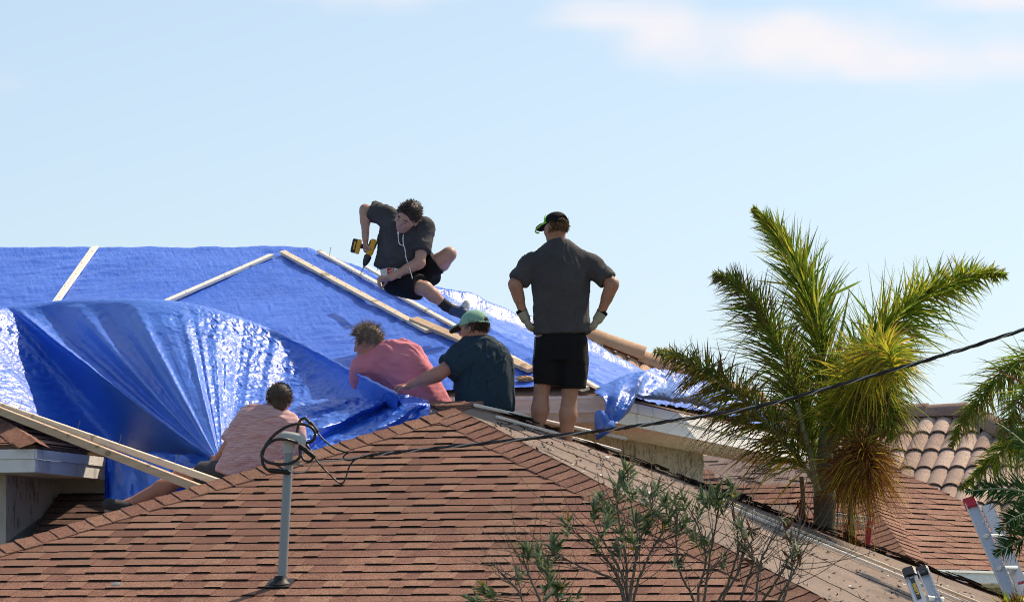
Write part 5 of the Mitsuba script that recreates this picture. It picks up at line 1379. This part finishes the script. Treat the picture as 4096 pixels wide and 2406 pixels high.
for sh, el, L in ((shL, elL, .20), (shR, elR, .21)):
    d_ = unit(el - sh); S.cone(sh - d_ * .05, sh + d_ * .32, .090, .092, .05, cut=(sh + d_ * L, d_)); S.cone(K(1835, 480), sh, .115, .092, .05)
part(k5, 'shirt', folds(crumple(crumple(S.mesh(.0085), .036, 5.5, 17, (.8, .8, 1.9)), .013, 13, 9, (.8, .8, 2)), .018, V(.85, 0, .35), 12, 4), 'heather_pink', smooth=True)
S = Form(); d_ = unit(kn - hip)
S.cone(hip - d_ * .05, hip + d_ * .4, .128, .112, .03, cut=(hip + d_ * .27, d_)); S.cone(K(1560, 1030, .05), hip, .145, .125, .04)
d2_ = unit(K(1150, 960, .52) - K(1560, 1020, .10)); S.cone(K(1560, 1020, .10), K(1560, 1020, .10) + d2_ * .4, .12, .1, .03, cut=(K(1560, 1020, .10) + d2_ * .33, d2_))
part(k5, 'shorts', crumple(crumple(S.mesh(.0085), .02, 7, 5), .006, 20, 3), 'grey_twill', smooth=True)
S = Form(); S.cone(K(205, 1265, .2), K(400, 1300, .24), .040, .048, .03); S.cone(K(215, 1290, .2), K(420, 1350, .24), .042, .045, .03)
part(k5, 'shoe', S.mesh(.008), 'shoe_dark', smooth=True)
S = Form(); S.cone(K(210, 1330, .2), K(420, 1378, .24), .026, .026, .02); S.cone(K(190, 1255, .2), K(205, 1330, .2), .026, .028, .02)
part(k5, 'sole', S.mesh(.008), 'sole_grey', smooth=True)
part(k5, 'hair', crumple(Form().ell(o(0, -.020, .040), (.089, .104, .096), ax, .01, cut=[(o(0, .06, .05), unit(ax[1] - ax[2] * .4)), (o(0, -.05, -.058), -ax[2])]).ell(o(0, -.07, -.03), (.055, .03, .05), ax, .02).mesh(.007), .005, 60, 4), 'short_brown_hair', smooth=True)
part(k5, 'hair_strands', hair_tufts(o, ax, 1300, 15, lambda x, y, z: z > -.55 and y < .5, (.018, .034), .0017, (.1, .1, .3)), 'short_brown_hair', stuff=True)
# ------------------------------------------------------------------ plants
def blades(roots, dirs, lengths, widths, droop, rr, seg=3, tip=None):
    """Many narrow leaves: each a strip of seg quads that bends under its weight. Returns mesh and the place 0..1 along each leaf per vertex."""
    n = len(roots); t = np.linspace(0, 1, seg + 1)
    d = dirs / np.linalg.norm(dirs, axis=1, keepdims=True)
    s = np.cross(d, rr.normal(size=(n, 3))); s /= np.linalg.norm(s, axis=1, keepdims=True)
    c = roots[:, None] + d[:, None] * (lengths[:, None] * t)[..., None] + droop[:, None] * (lengths[:, None] * t ** 2)[..., None]
    w = widths[:, None] * np.array([.5, 1.0, .85, .42, .10] if seg == 4 else np.sin(np.pi * np.clip(t * .86 + .14, 0, 1)) ** .6)[None]
    v = np.stack([c - s[:, None] * w[..., None], c + s[:, None] * w[..., None]], 2).reshape(-1, 3)
    k = (np.arange(n) * (seg + 1) * 2)[:, None] + 2 * np.arange(seg)[None]
    f = np.stack([np.stack([k, k + 1, k + 3], -1), np.stack([k, k + 3, k + 2], -1)], 2).reshape(-1, 3)
    return trimesh.Trimesh(v, f, process=False), np.tile(np.repeat(t, 2), n)


scene['leaf_look'] = {'type': 'principledthin', 'base_color': {'type': 'mesh_attribute', 'name': 'vertex_color'}, 'roughness': .42, 'diff_trans': .95, 'spec_trans': 0.0, 'eta': 1.35}
scene['glossy_leaf_look'] = {'type': 'principledthin', 'base_color': {'type': 'mesh_attribute', 'name': 'vertex_color'}, 'roughness': .30, 'diff_trans': .55, 'spec_trans': 0.0, 'eta': 1.45}
mat('bark_look', base_color=proc(lambda p, n, uv: mix((.09, .072, .06), (.17, .14, .115), fbm(p.x * 20, p.y * 20, p.z * 60, 3))), roughness=.9, specular=.2)
mat('palm_trunk_look', base_color=proc(lambda p, n, uv: mix((.045, .052, .036), (.11, .12, .085), fbm(p.x * 10, p.y * 10, p.z * 4, 4)) * (1 - .5 * smoothstep(.6, .75, fbm(p.x * 5, p.y * 5, p.z * 9 + 3, 3)))), roughness=.75, specular=.25)
flat('stalk_look', (.24, .27, .13), .55, .4); flat('dry_stalk_look', (.20, .12, .06), .8, .2)


def frond(parent, path, n, L0, width, colour, brown, seed, plume=1.0, sweep=.9, droop=.25, start=.12, stalk='stalk_look', look='leaf_look', flat_plane=None, tipL=.45, label=None, stuff_name='leaflets'):
    """A feather leaf: a bent stalk with leaflets all round it (plume) or in one plane."""
    rr = np.random.default_rng(seed)
    c = curve(path, 60); tg = np.gradient(c, axis=0); tg /= np.linalg.norm(tg, axis=1, keepdims=True)
    k = part(parent, 'frond', tube(c, np.linspace(.020, .004, 60), 7), stalk, smooth=60, label=label)
    t = start + (1 - start) * rr.random(n) ** .9; i = (t * 59).astype(int)
    root = c[i]; ax_ = tg[i]
    if flat_plane is None:
        ang = rr.uniform(0, 2 * np.pi, n)
        a = np.cross(ax_, Z + .01); a /= np.linalg.norm(a, axis=1, keepdims=True); b = np.cross(a, ax_)
        out = np.cos(ang)[:, None] * a + np.sin(ang)[:, None] * b
    else:
        a = np.cross(ax_, flat_plane); a /= np.linalg.norm(a, axis=1, keepdims=True)
        out = a * rr.choice([-1, 1], n)[:, None] + np.array(flat_plane) * rr.normal(.15, .12, n)[:, None]
    d = out * plume + ax_ * (sweep + rr.normal(0, .30, n))[:, None] + rr.normal(0, .12, (n, 3))
    prof = np.clip(np.sin(np.pi * np.clip(t * .82 + .16, 0, 1)), 0, 1) ** .6 * (1 - (1 - tipL) * np.clip((t - .55) / .45, 0, 1))
    L = L0 * prof * rr.uniform(.55, 1.35, n)
    dr_v = np.array([0, 0, -1.0]) * (droop * rr.uniform(.4, 1.4, n))[:, None]
    m, s = blades(root, d, L, width * rr.uniform(.7, 1.2, n), dr_v, rr, 4)
    per = len(m.vertices) // n
    base = np.array(colour)[rr.integers(0, len(colour), n)] * rr.uniform(.75, 1.25, (n, 1))
    col = np.repeat(base, per, 0)
    bw = np.clip((s - np.repeat(np.clip(rr.normal(brown, .22, n), .02, 1.3), per)) / .25, 0, 1)[:, None]
    col = col * (1 - bw) + np.array((.16, .095, .065)) * bw * np.repeat(rr.uniform(.6, 1.5, (n, 1)), per, 0)
    part(k, stuff_name, m, look, smooth=False, stuff=True, color=col)
    return k


GREEN = [(.16, .26, .03), (.22, .33, .04), (.31, .38, .045), (.11, .19, .03), (.40, .40, .05)]
YELL = [(.62, .54, .05), (.50, .48, .05), (.32, .38, .045), (.70, .52, .05)]
BRN = [(.24, .095, .04), (.30, .125, .045), (.15, .075, .035), (.34, .20, .045)]
PD = 36.4
def Q(x, y, dd=0.0): return P(x, y, PD + dd)
palm = thing('palm_tree', 'windblown bushy palm standing between the white eave and the shingle roof', 'palm tree')
tr = curve([V(Q(3297, 2300)[0], PD, 0.0), Q(3296, 2260), Q(3297, 2060), Q(3300, 1985)], 40)
g_ = np.linspace(0, 1, 40)
part(palm, 'trunk', tube(tr, np.where(g_ > .9, .092, .084 + .03 * (1 - g_)) * (1 + .02 * np.sin(g_ * 60)), 26), 'palm_trunk_look', smooth=60)
part(palm, 'crownshaft', tube(curve([Q(3300, 1995), Q(3296, 1900), Q(3300, 1800), Q(3305, 1700)], 24), np.linspace(.090, .050, 24), 22), flat('crownshaft_look', (.17, .21, .11), .5, .4), smooth=60)
part(palm, 'leaf_scar', tube([Q(3299, 1997), Q(3299, 1989)], [.096, .094], 24), 'dry_stalk_look', smooth=60)
frond(palm, [Q(3303, 1800), Q(3300, 1500, -.1), Q(3235, 1180, -.1), Q(3130, 960, .05), Q(3010, 835, .1)], 950, .48, .0085, GREEN + YELL[1:2], .88, 1, plume=.62, sweep=1.0, droop=.10)
frond(palm, [Q(3290, 1960, .05), Q(3200, 1640, .05), Q(3115, 1380, .0), Q(2985, 1180, -.05), Q(2850, 1095, -.1)], 1150, .52, .0062, GREEN[:3] + [(.26, .24, .06)], .52, 2, plume=.80, sweep=.75, droop=.18)
frond(palm, [Q(3280, 1965, -.1), Q(3150, 1780, -.15), Q(2980, 1610, -.25), Q(2800, 1470, -.3), Q(2610, 1405, -.3)], 1150, .50, .0062, GREEN[:2] + [(.26, .22, .06), (.55, .45, .05)], .48, 3, plume=.95, sweep=.55, droop=.35)
frond(palm, [Q(3315, 1850, .1), Q(3420, 1480, .1), Q(3580, 1270, .1), Q(3800, 1130, .1), Q(4030, 1100, .0)], 1050, .50, .009, GREEN[:3] + YELL[1:3], .90, 4, plume=.75, sweep=.55, droop=.12)
frond(palm, [Q(3312, 1830, -.1), Q(3400, 1600, -.4), Q(3500, 1430, -.9), Q(3560, 1420, -1.4), Q(3580, 1520, -1.75)], 1400, .44, .0085, YELL + GREEN[:2], .80, 5, plume=1.1, sweep=.35, droop=.30)
frond(palm, [Q(3308, 1880, .1), Q(3420, 1640, -.1), Q(3520, 1560, -.5), Q(3560, 1640, -.8), Q(3560, 1760, -.9)], 800, .40, .0075, GREEN[:2] + [(.26, .22, .06)], .7, 15, plume=.9, sweep=.5, droop=.6)
frond(palm, [Q(3315, 1960, -.15), Q(3400, 1860, -.5), Q(3450, 1800, -.85), Q(3470, 1850, -1.05), Q(3480, 1930, -1.1)], 2300, .40, .0050, BRN + BRN[:2] + YELL[:1], .9, 6, plume=1.0, sweep=.40, droop=.62, stalk='dry_stalk_look', label='dead brown frond hanging in front of the trunk')
frond(palm, [Q(3285, 1960, .1), Q(3240, 1700, .3), Q(3200, 1500, .6), Q(3160, 1360, .9)], 350, .40, .0075, GREEN, .7, 7, plume=.85, sweep=.7, droop=.2)
part(palm, 'spear_leaf', tube(curve([Q(3340, 1500), Q(3355, 1380), Q(3378, 1260), Q(3398, 1155)], 16), np.linspace(.022, .003, 16), 8), 'stalk_look', smooth=60)
m_, s_ = blades(np.array([Q(3300, 1190), Q(3310, 1180)]), np.array([Q(3440, 1132) - Q(3300, 1190), Q(3370, 1050) - Q(3320, 1150)]), np.array([.33, .25]), np.array([.012, .008]), np.array([[0, 0, .05]] * 2), np.random.default_rng(1), 5)
part(palm, 'stray_leaflets', m_, 'leaf_look', color=np.tile(GREEN[1], (len(m_.vertices), 1)))
for a, b, r, look in (((3185, 1610), (3268, 1960), .026, 'stalk_look'), ((3205, 1905), (3208, 2130), .022, 'dry_stalk_look'), ((3398, 1985), (3400, 2190), .030, 'stalk_look')):
    part(palm, 'bare_stalk', tube(curve([Q(*a, -.2), Q((a[0] + b[0]) / 2 + 6, (a[1] + b[1]) / 2, -.2), Q(*b, -.15)], 14), np.linspace(r * .8, r, 14), 10), look, smooth=60)
rr = np.random.default_rng(77); n = 160
rt = np.array([Q(3205 + rr.normal(0, 6), 1990 + 110 * rr.random(), -.2) for _ in range(n // 2)] + [Q(3400 + rr.normal(0, 6), 2030 + 120 * rr.random(), -.2) for _ in range(n // 2)])
m_, s_ = blades(rt, np.stack([rr.normal(0, .5, n), rr.normal(0, .5, n), -np.ones(n)], 1), rr.uniform(.06, .18, n), np.full(n, .005), np.array([[0, 0, -.3]] * n), rr, 3)
part(palm, 'dry_fibre', m_, 'leaf_look', stuff=True, color=np.tile(BRN[0], (len(m_.vertices), 1)))

# the palm cut by the right edge
PD2 = 34.2
def Q2(x, y, dd=0.0): return P(x, y, PD2 + dd)
palm2 = thing('palm_tree', 'drooping palm at the right edge over the tiled roof', 'palm tree')
part(palm2, 'trunk', tube([V(Q2(4330, 2300)[0], PD2, 0), Q2(4330, 2200), Q2(4320, 1800), Q2(4310, 1650)], [.16, .15, .14, .1], 20), 'palm_trunk_look', smooth=60)
frond(palm2, [Q2(4310, 1650), Q2(4240, 1440), Q2(4110, 1430), Q2(3980, 1530), Q2(3870, 1660), Q2(3800, 1790)], 700, .30, .0060, GREEN[:3] + [(.26, .22, .06)], .7, 11, plume=.8, sweep=.55, droop=.45)
frond(palm2, [Q2(4310, 1690), Q2(4230, 1640, -.2), Q2(4100, 1720, -.3), Q2(3980, 1830, -.3), Q2(3830, 1960, -.3)], 600, .27, .0070, GREEN + YELL[1:3], .8, 12, plume=.9, sweep=.5, droop=.35)
frond(palm2, [Q2(4310, 1670), Q2(4220, 1560, -.3), Q2(4130, 1540, -.4), Q2(4050, 1640, -.5), Q2(4000, 1760, -.5)], 380, .26, .0070, GREEN[:3] + BRN[:1], .6, 13, plume=.9, sweep=.4, droop=.4)
# a date palm with stiff dark feathers in front of it
PD3 = 31.5
def Q3(x, y, dd=0.0): return P(x, y, PD3 + dd)
palm3 = thing('palm_tree', 'dark green feather palm at the right edge beside the ladder', 'palm tree')
DARK = [(.03, .075, .025), (.045, .10, .03), (.06, .12, .04)]
part(palm3, 'trunk', tube([V(Q3(4420, 2300)[0], PD3, 0), Q3(4420, 2300), Q3(4400, 2150)], [.2, .18, .15], 20), 'bark_look', smooth=60)
pn = unit(V(.2, -.75, .6))
for j, q in enumerate(([(4380, 2150), (4250, 2030, -.1), (4090, 1965, -.1), (3960, 1955, -.1), (3858, 1968, -.1)],
                       [(4380, 2160), (4270, 2120, -.2), (4160, 2130, -.3), (4060, 2170, -.3), (3975, 2222, -.3)],
                       [(4380, 2130), (4280, 1980, .1), (4170, 1850, .1), (4070, 1750, .1), (3985, 1690, .1)],
                       [(4390, 2150), (4280, 2060, -.3), (4170, 2040, -.4), (4060, 2070, -.5), (3990, 2130, -.5)])):
    frond(palm3, [Q3(*a) for a in q], 260 if j != 2 else 150, .26, .006, DARK, 1.6, 20 + j, plume=.85, sweep=.6, droop=.08, look='glossy_leaf_look', flat_plane=pn, start=.1)
rr = np.random.default_rng(31); n = 150
rt = np.array([P(4060 + rr.normal(0, 26), 2440 + rr.normal(0, 10), 30.6) for _ in range(n)])
m_, s_ = blades(rt, np.stack([rr.normal(-.1, .5, n), rr.normal(0, .4, n), np.ones(n)], 1), rr.uniform(.08, .2, n), np.full(n, .006), np.array([[0, 0, -.2]] * n), rr, 3)
tuft = thing('shrub', 'tuft of green and brown blades at the bottom right corner', 'shrub')
part(tuft, 'blades', m_, 'leaf_look', stuff=True, color=np.array(GREEN + BRN)[rr.integers(0, 9, n)].repeat(8, 0))
t0_ = P(4060, 2440, 30.6)
part(tuft, 'trunk', tube([V(t0_[0], t0_[1], 0), t0_ - Z * .5, t0_], [.09, .07, .045], 14), 'bark_look', smooth=60)

# ------------------------------------------------------------------ oleanders in front of the shingle roof
def lance(m_n, roots, dirs, L, rr, w=.0085):
    """Lance-shaped leaves folded along the midrib."""
    n = len(roots); d = dirs / np.linalg.norm(dirs, axis=1, keepdims=True)
    s = np.cross(d, rr.normal(size=(n, 3)) * .6 + np.array([0, 0, 1.0])); s /= np.linalg.norm(s, axis=1, keepdims=True); u = np.cross(s, d)
    t = np.array([0, .3, .65, 1]); wd = np.array([.15, .95, .85, .02]) * w
    c = roots[:, None] + d[:, None] * (L[:, None] * t)[..., None] - (u * .1)[:, None] * (L[:, None] * t ** 2)[..., None]
    l = c - s[:, None] * wd[None, :, None] + u[:, None] * wd[None, :, None] * .3; r = c + s[:, None] * wd[None, :, None] + u[:, None] * wd[None, :, None] * .3
    v = np.stack([l, c, r], 2).reshape(-1, 3)
    k = (np.arange(n) * 12)[:, None] + 3 * np.arange(3)[None]
    f = np.stack([np.stack([k + a, k + a + 1, k + a + 4], -1) for a in (0, 1)] + [np.stack([k + a, k + a + 4, k + a + 3], -1) for a in (0, 1)], 2).reshape(-1, 3)
    return trimesh.Trimesh(v, f, process=False), np.repeat(np.arange(n), 12)


OD = 27.9
def O(x, y, dd=0.0): return P(1850 + x / 1.7287, 1550 + y / 1.7287, OD + dd)
OLE = [(.12, .17, .085), (.15, .21, .11), (.22, .27, .16), (.08, .125, .06), (.33, .37, .25)]
def oleander(label, stems, clusters, seed, leafy=1.0, dead=0.0):
    k = thing('oleander_bush', label, 'shrub', None)
    rr = np.random.default_rng(seed); tubes = []
    segs = []
    for st in stems:
        depth = rr.normal(0, .12)
        c = curve([O(x, y, depth + rr.normal(0, .03)) for x, y in st], 40)
        c += (np.cumsum(rr.normal(0, .0022, (40, 3)), 0))
        segs.append(c); part(k, 'stem', tube(c, np.linspace(.0095, .0035, 40), 7), 'bark_look', smooth=60)
    part(k, 'lower_stems', cat([tube(curve([V(c[0][0] * .97, c[0][1], 0), V(c[0][0] * .985, c[0][1], c[0][2] * .6), c[0]], 10), np.linspace(.016, .0095, 10), 7) for c in segs]), 'bark_look', smooth=60, stuff=True)
    allp = np.vstack([c[6:] for c in segs]); tx, ty = px(allp)
    roots, dirs, L = [], [], []
    tw = []
    for (x, y, nl) in clusters:
        gx, gy = 1850 + x / 1.7287, 1550 + y / 1.7287
        # the nearest stem point below the cluster carries it
        cost = np.hypot(tx - gx, ty - gy) + np.where(ty < gy + 10, 400, 0); i = int(np.argmin(cost)); D_ = allp[i][1] + rr.normal(0, .08)
        tip = P(gx, gy, D_)
        c = curve([allp[i], (allp[i] + tip) / 2 + rr.normal(0, .012, 3), tip], 12)
        tw.append(tube(c, np.linspace(.0042, .0022, 12), 6)); t_ = unit(c[-1] - c[-3] + V(0, 0, .02))
        m = int(nl * leafy * 1.3)
        for q in range(m):
            f = rr.random() ** 1.3 * .5
            roots.append(tip - t_ * f * .22); o_ = rr.normal(size=3); o_ -= t_ * (o_ @ t_)
            dirs.append(unit(o_) * rr.uniform(.35, .8) + t_ * rr.uniform(.4, 1.1)); L.append(rr.uniform(.055, .12))
    if tw: part(k, 'twigs', cat(tw), 'bark_look', smooth=60, stuff=True)
    if roots:
        m, own = lance(None, np.array(roots), np.array(dirs), np.array(L), rr)
        col = np.array(OLE)[rr.integers(0, 5, len(roots))] * rr.uniform(.8, 1.2, (len(roots), 1))
        yl = rr.random(len(roots)) < .03 + dead; col[yl] = np.array((.30, .22, .02)) if not dead else np.array((.10, .05, .03))
        part(k, 'leaves', m, 'glossy_leaf_look', stuff=True, color=col[own])
    # bare side twigs
    bare = []
    for c in segs:
        for q in range(14):
            i = rr.integers(8, 38); a = c[i]; d_ = unit(c[i] - c[i - 3]) + rr.normal(0, .55, 3) * V(1, .5, .6); d_[2] = abs(d_[2]) * .8
            l = rr.uniform(.12, .42); p_ = [a, a + d_ * l * .5 + rr.normal(0, .02, 3), a + d_ * l + V(rr.normal(0, .03), 0, .03)]
            bare.append(tube(curve(p_, 8), np.linspace(.003, .0013, 8), 5))
    part(k, 'bare_twigs', cat(bare), 'bark_look', smooth=60, stuff=True)
    return k


oleander('leafy oleander bush, tallest, before the right hip of the front roof',
         [[(1150, 1600), (1130, 1350), (1040, 1130), (960, 1000), (920, 860)], [(1160, 1600), (1190, 1300), (1220, 1050), (1180, 850), (1140, 620)], [(1140, 1600), (1120, 1300), (1110, 1150), (1090, 900), (1080, 720)], [(1170, 1600), (1240, 1260), (1330, 1080), (1400, 930), (1390, 760)], [(1130, 1600), (1090, 1380), (920, 1140), (800, 1050), (735, 960)], [(1160, 1600), (1200, 1200), (1260, 950), (1300, 760), (1290, 650)]],
         [(1135, 575, 26), (1160, 600, 10), (1080, 685, 22), (1180, 720, 20), (1250, 735, 22), (960, 760, 24), (910, 825, 26), (1000, 850, 20), (1350, 690, 22), (1400, 790, 24), (1340, 865, 22), (1250, 905, 22), (1000, 925, 20), (1090, 1000, 18), (920, 1050, 18), (1060, 1105, 20), (720, 940, 20), (1170, 1030, 14), (1400, 930, 18), (1300, 950, 16), (1210, 900, 16), (1060, 860, 12), (1130, 660, 16)], 51, 1.0)
oleander('smaller oleander bush at the left of the group, leafy at its tips',
         [[(1100, 1640), (1040, 1340), (900, 1290), (760, 1230), (640, 1160)], [(420, 1640), (400, 1480), (360, 1400), (240, 1280), (185, 1210)], [(560, 1640), (520, 1400), (470, 1280), (440, 1150)], [(620, 1640), (650, 1450), (600, 1300), (590, 1150)]],
         [(430, 1105, 26), (460, 1130, 18), (510, 1150, 24), (650, 1090, 22), (560, 1200, 26), (600, 1235, 22), (390, 1290, 18), (150, 1390, 24), (170, 1410, 16), (660, 1360, 24), (690, 1380, 14), (580, 1395, 16), (60, 1470, 22), (600, 1050, 10), (800, 1450, 10)], 52, 1.0)
oleander('oleander bush right of the tallest one, thinner and half bare',
         [[(1640, 1600), (1640, 1380), (1680, 1200), (1640, 1000), (1540, 800)], [(1650, 1600), (1700, 1250), (1740, 1000), (1760, 800)], [(1630, 1600), (1560, 1400), (1500, 1250), (1490, 1000), (1480, 820)], [(1700, 1600), (1850, 1300), (1900, 1050), (1870, 850), (1860, 690)], [(1720, 1600), (1900, 1250), (1940, 1100), (1925, 980)]],
         [(1530, 760, 24), (1470, 800, 20), (1480, 950, 18), (1550, 920, 18), (1590, 1040, 14), (1660, 765, 22), (1700, 740, 18), (1770, 765, 24), (1800, 800, 14), (1860, 680, 26), (1920, 950, 20), (1490, 1200, 12), (1600, 1000, 14), (1810, 1170, 12), (1680, 1060, 14), (1640, 830, 14), (1750, 700, 10), (1450, 870, 14)], 53, .95)
oleander('almost bare oleander bush at the right with a few dead brown leaves',
         [[(1950, 1640), (2050, 1400), (2080, 1200), (2190, 1010), (2230, 900)], [(1980, 1640), (2150, 1380), (2260, 1180), (2330, 1000), (2310, 880)], [(1900, 1640), (1960, 1350), (2010, 1180), (1960, 1000)], [(2100, 1640), (2200, 1400), (2290, 1250), (2380, 1060)], [(2150, 1640), (2230, 1480), (2270, 1300), (2280, 1120)]],
         [(2250, 960, 9), (2320, 1110, 10), (2270, 1050, 8), (2240, 880, 6), (2330, 1160, 8), (2270, 1180, 8), (1990, 990, 16), (1950, 1040, 12), (2000, 1180, 10)], 54, .8, .55)
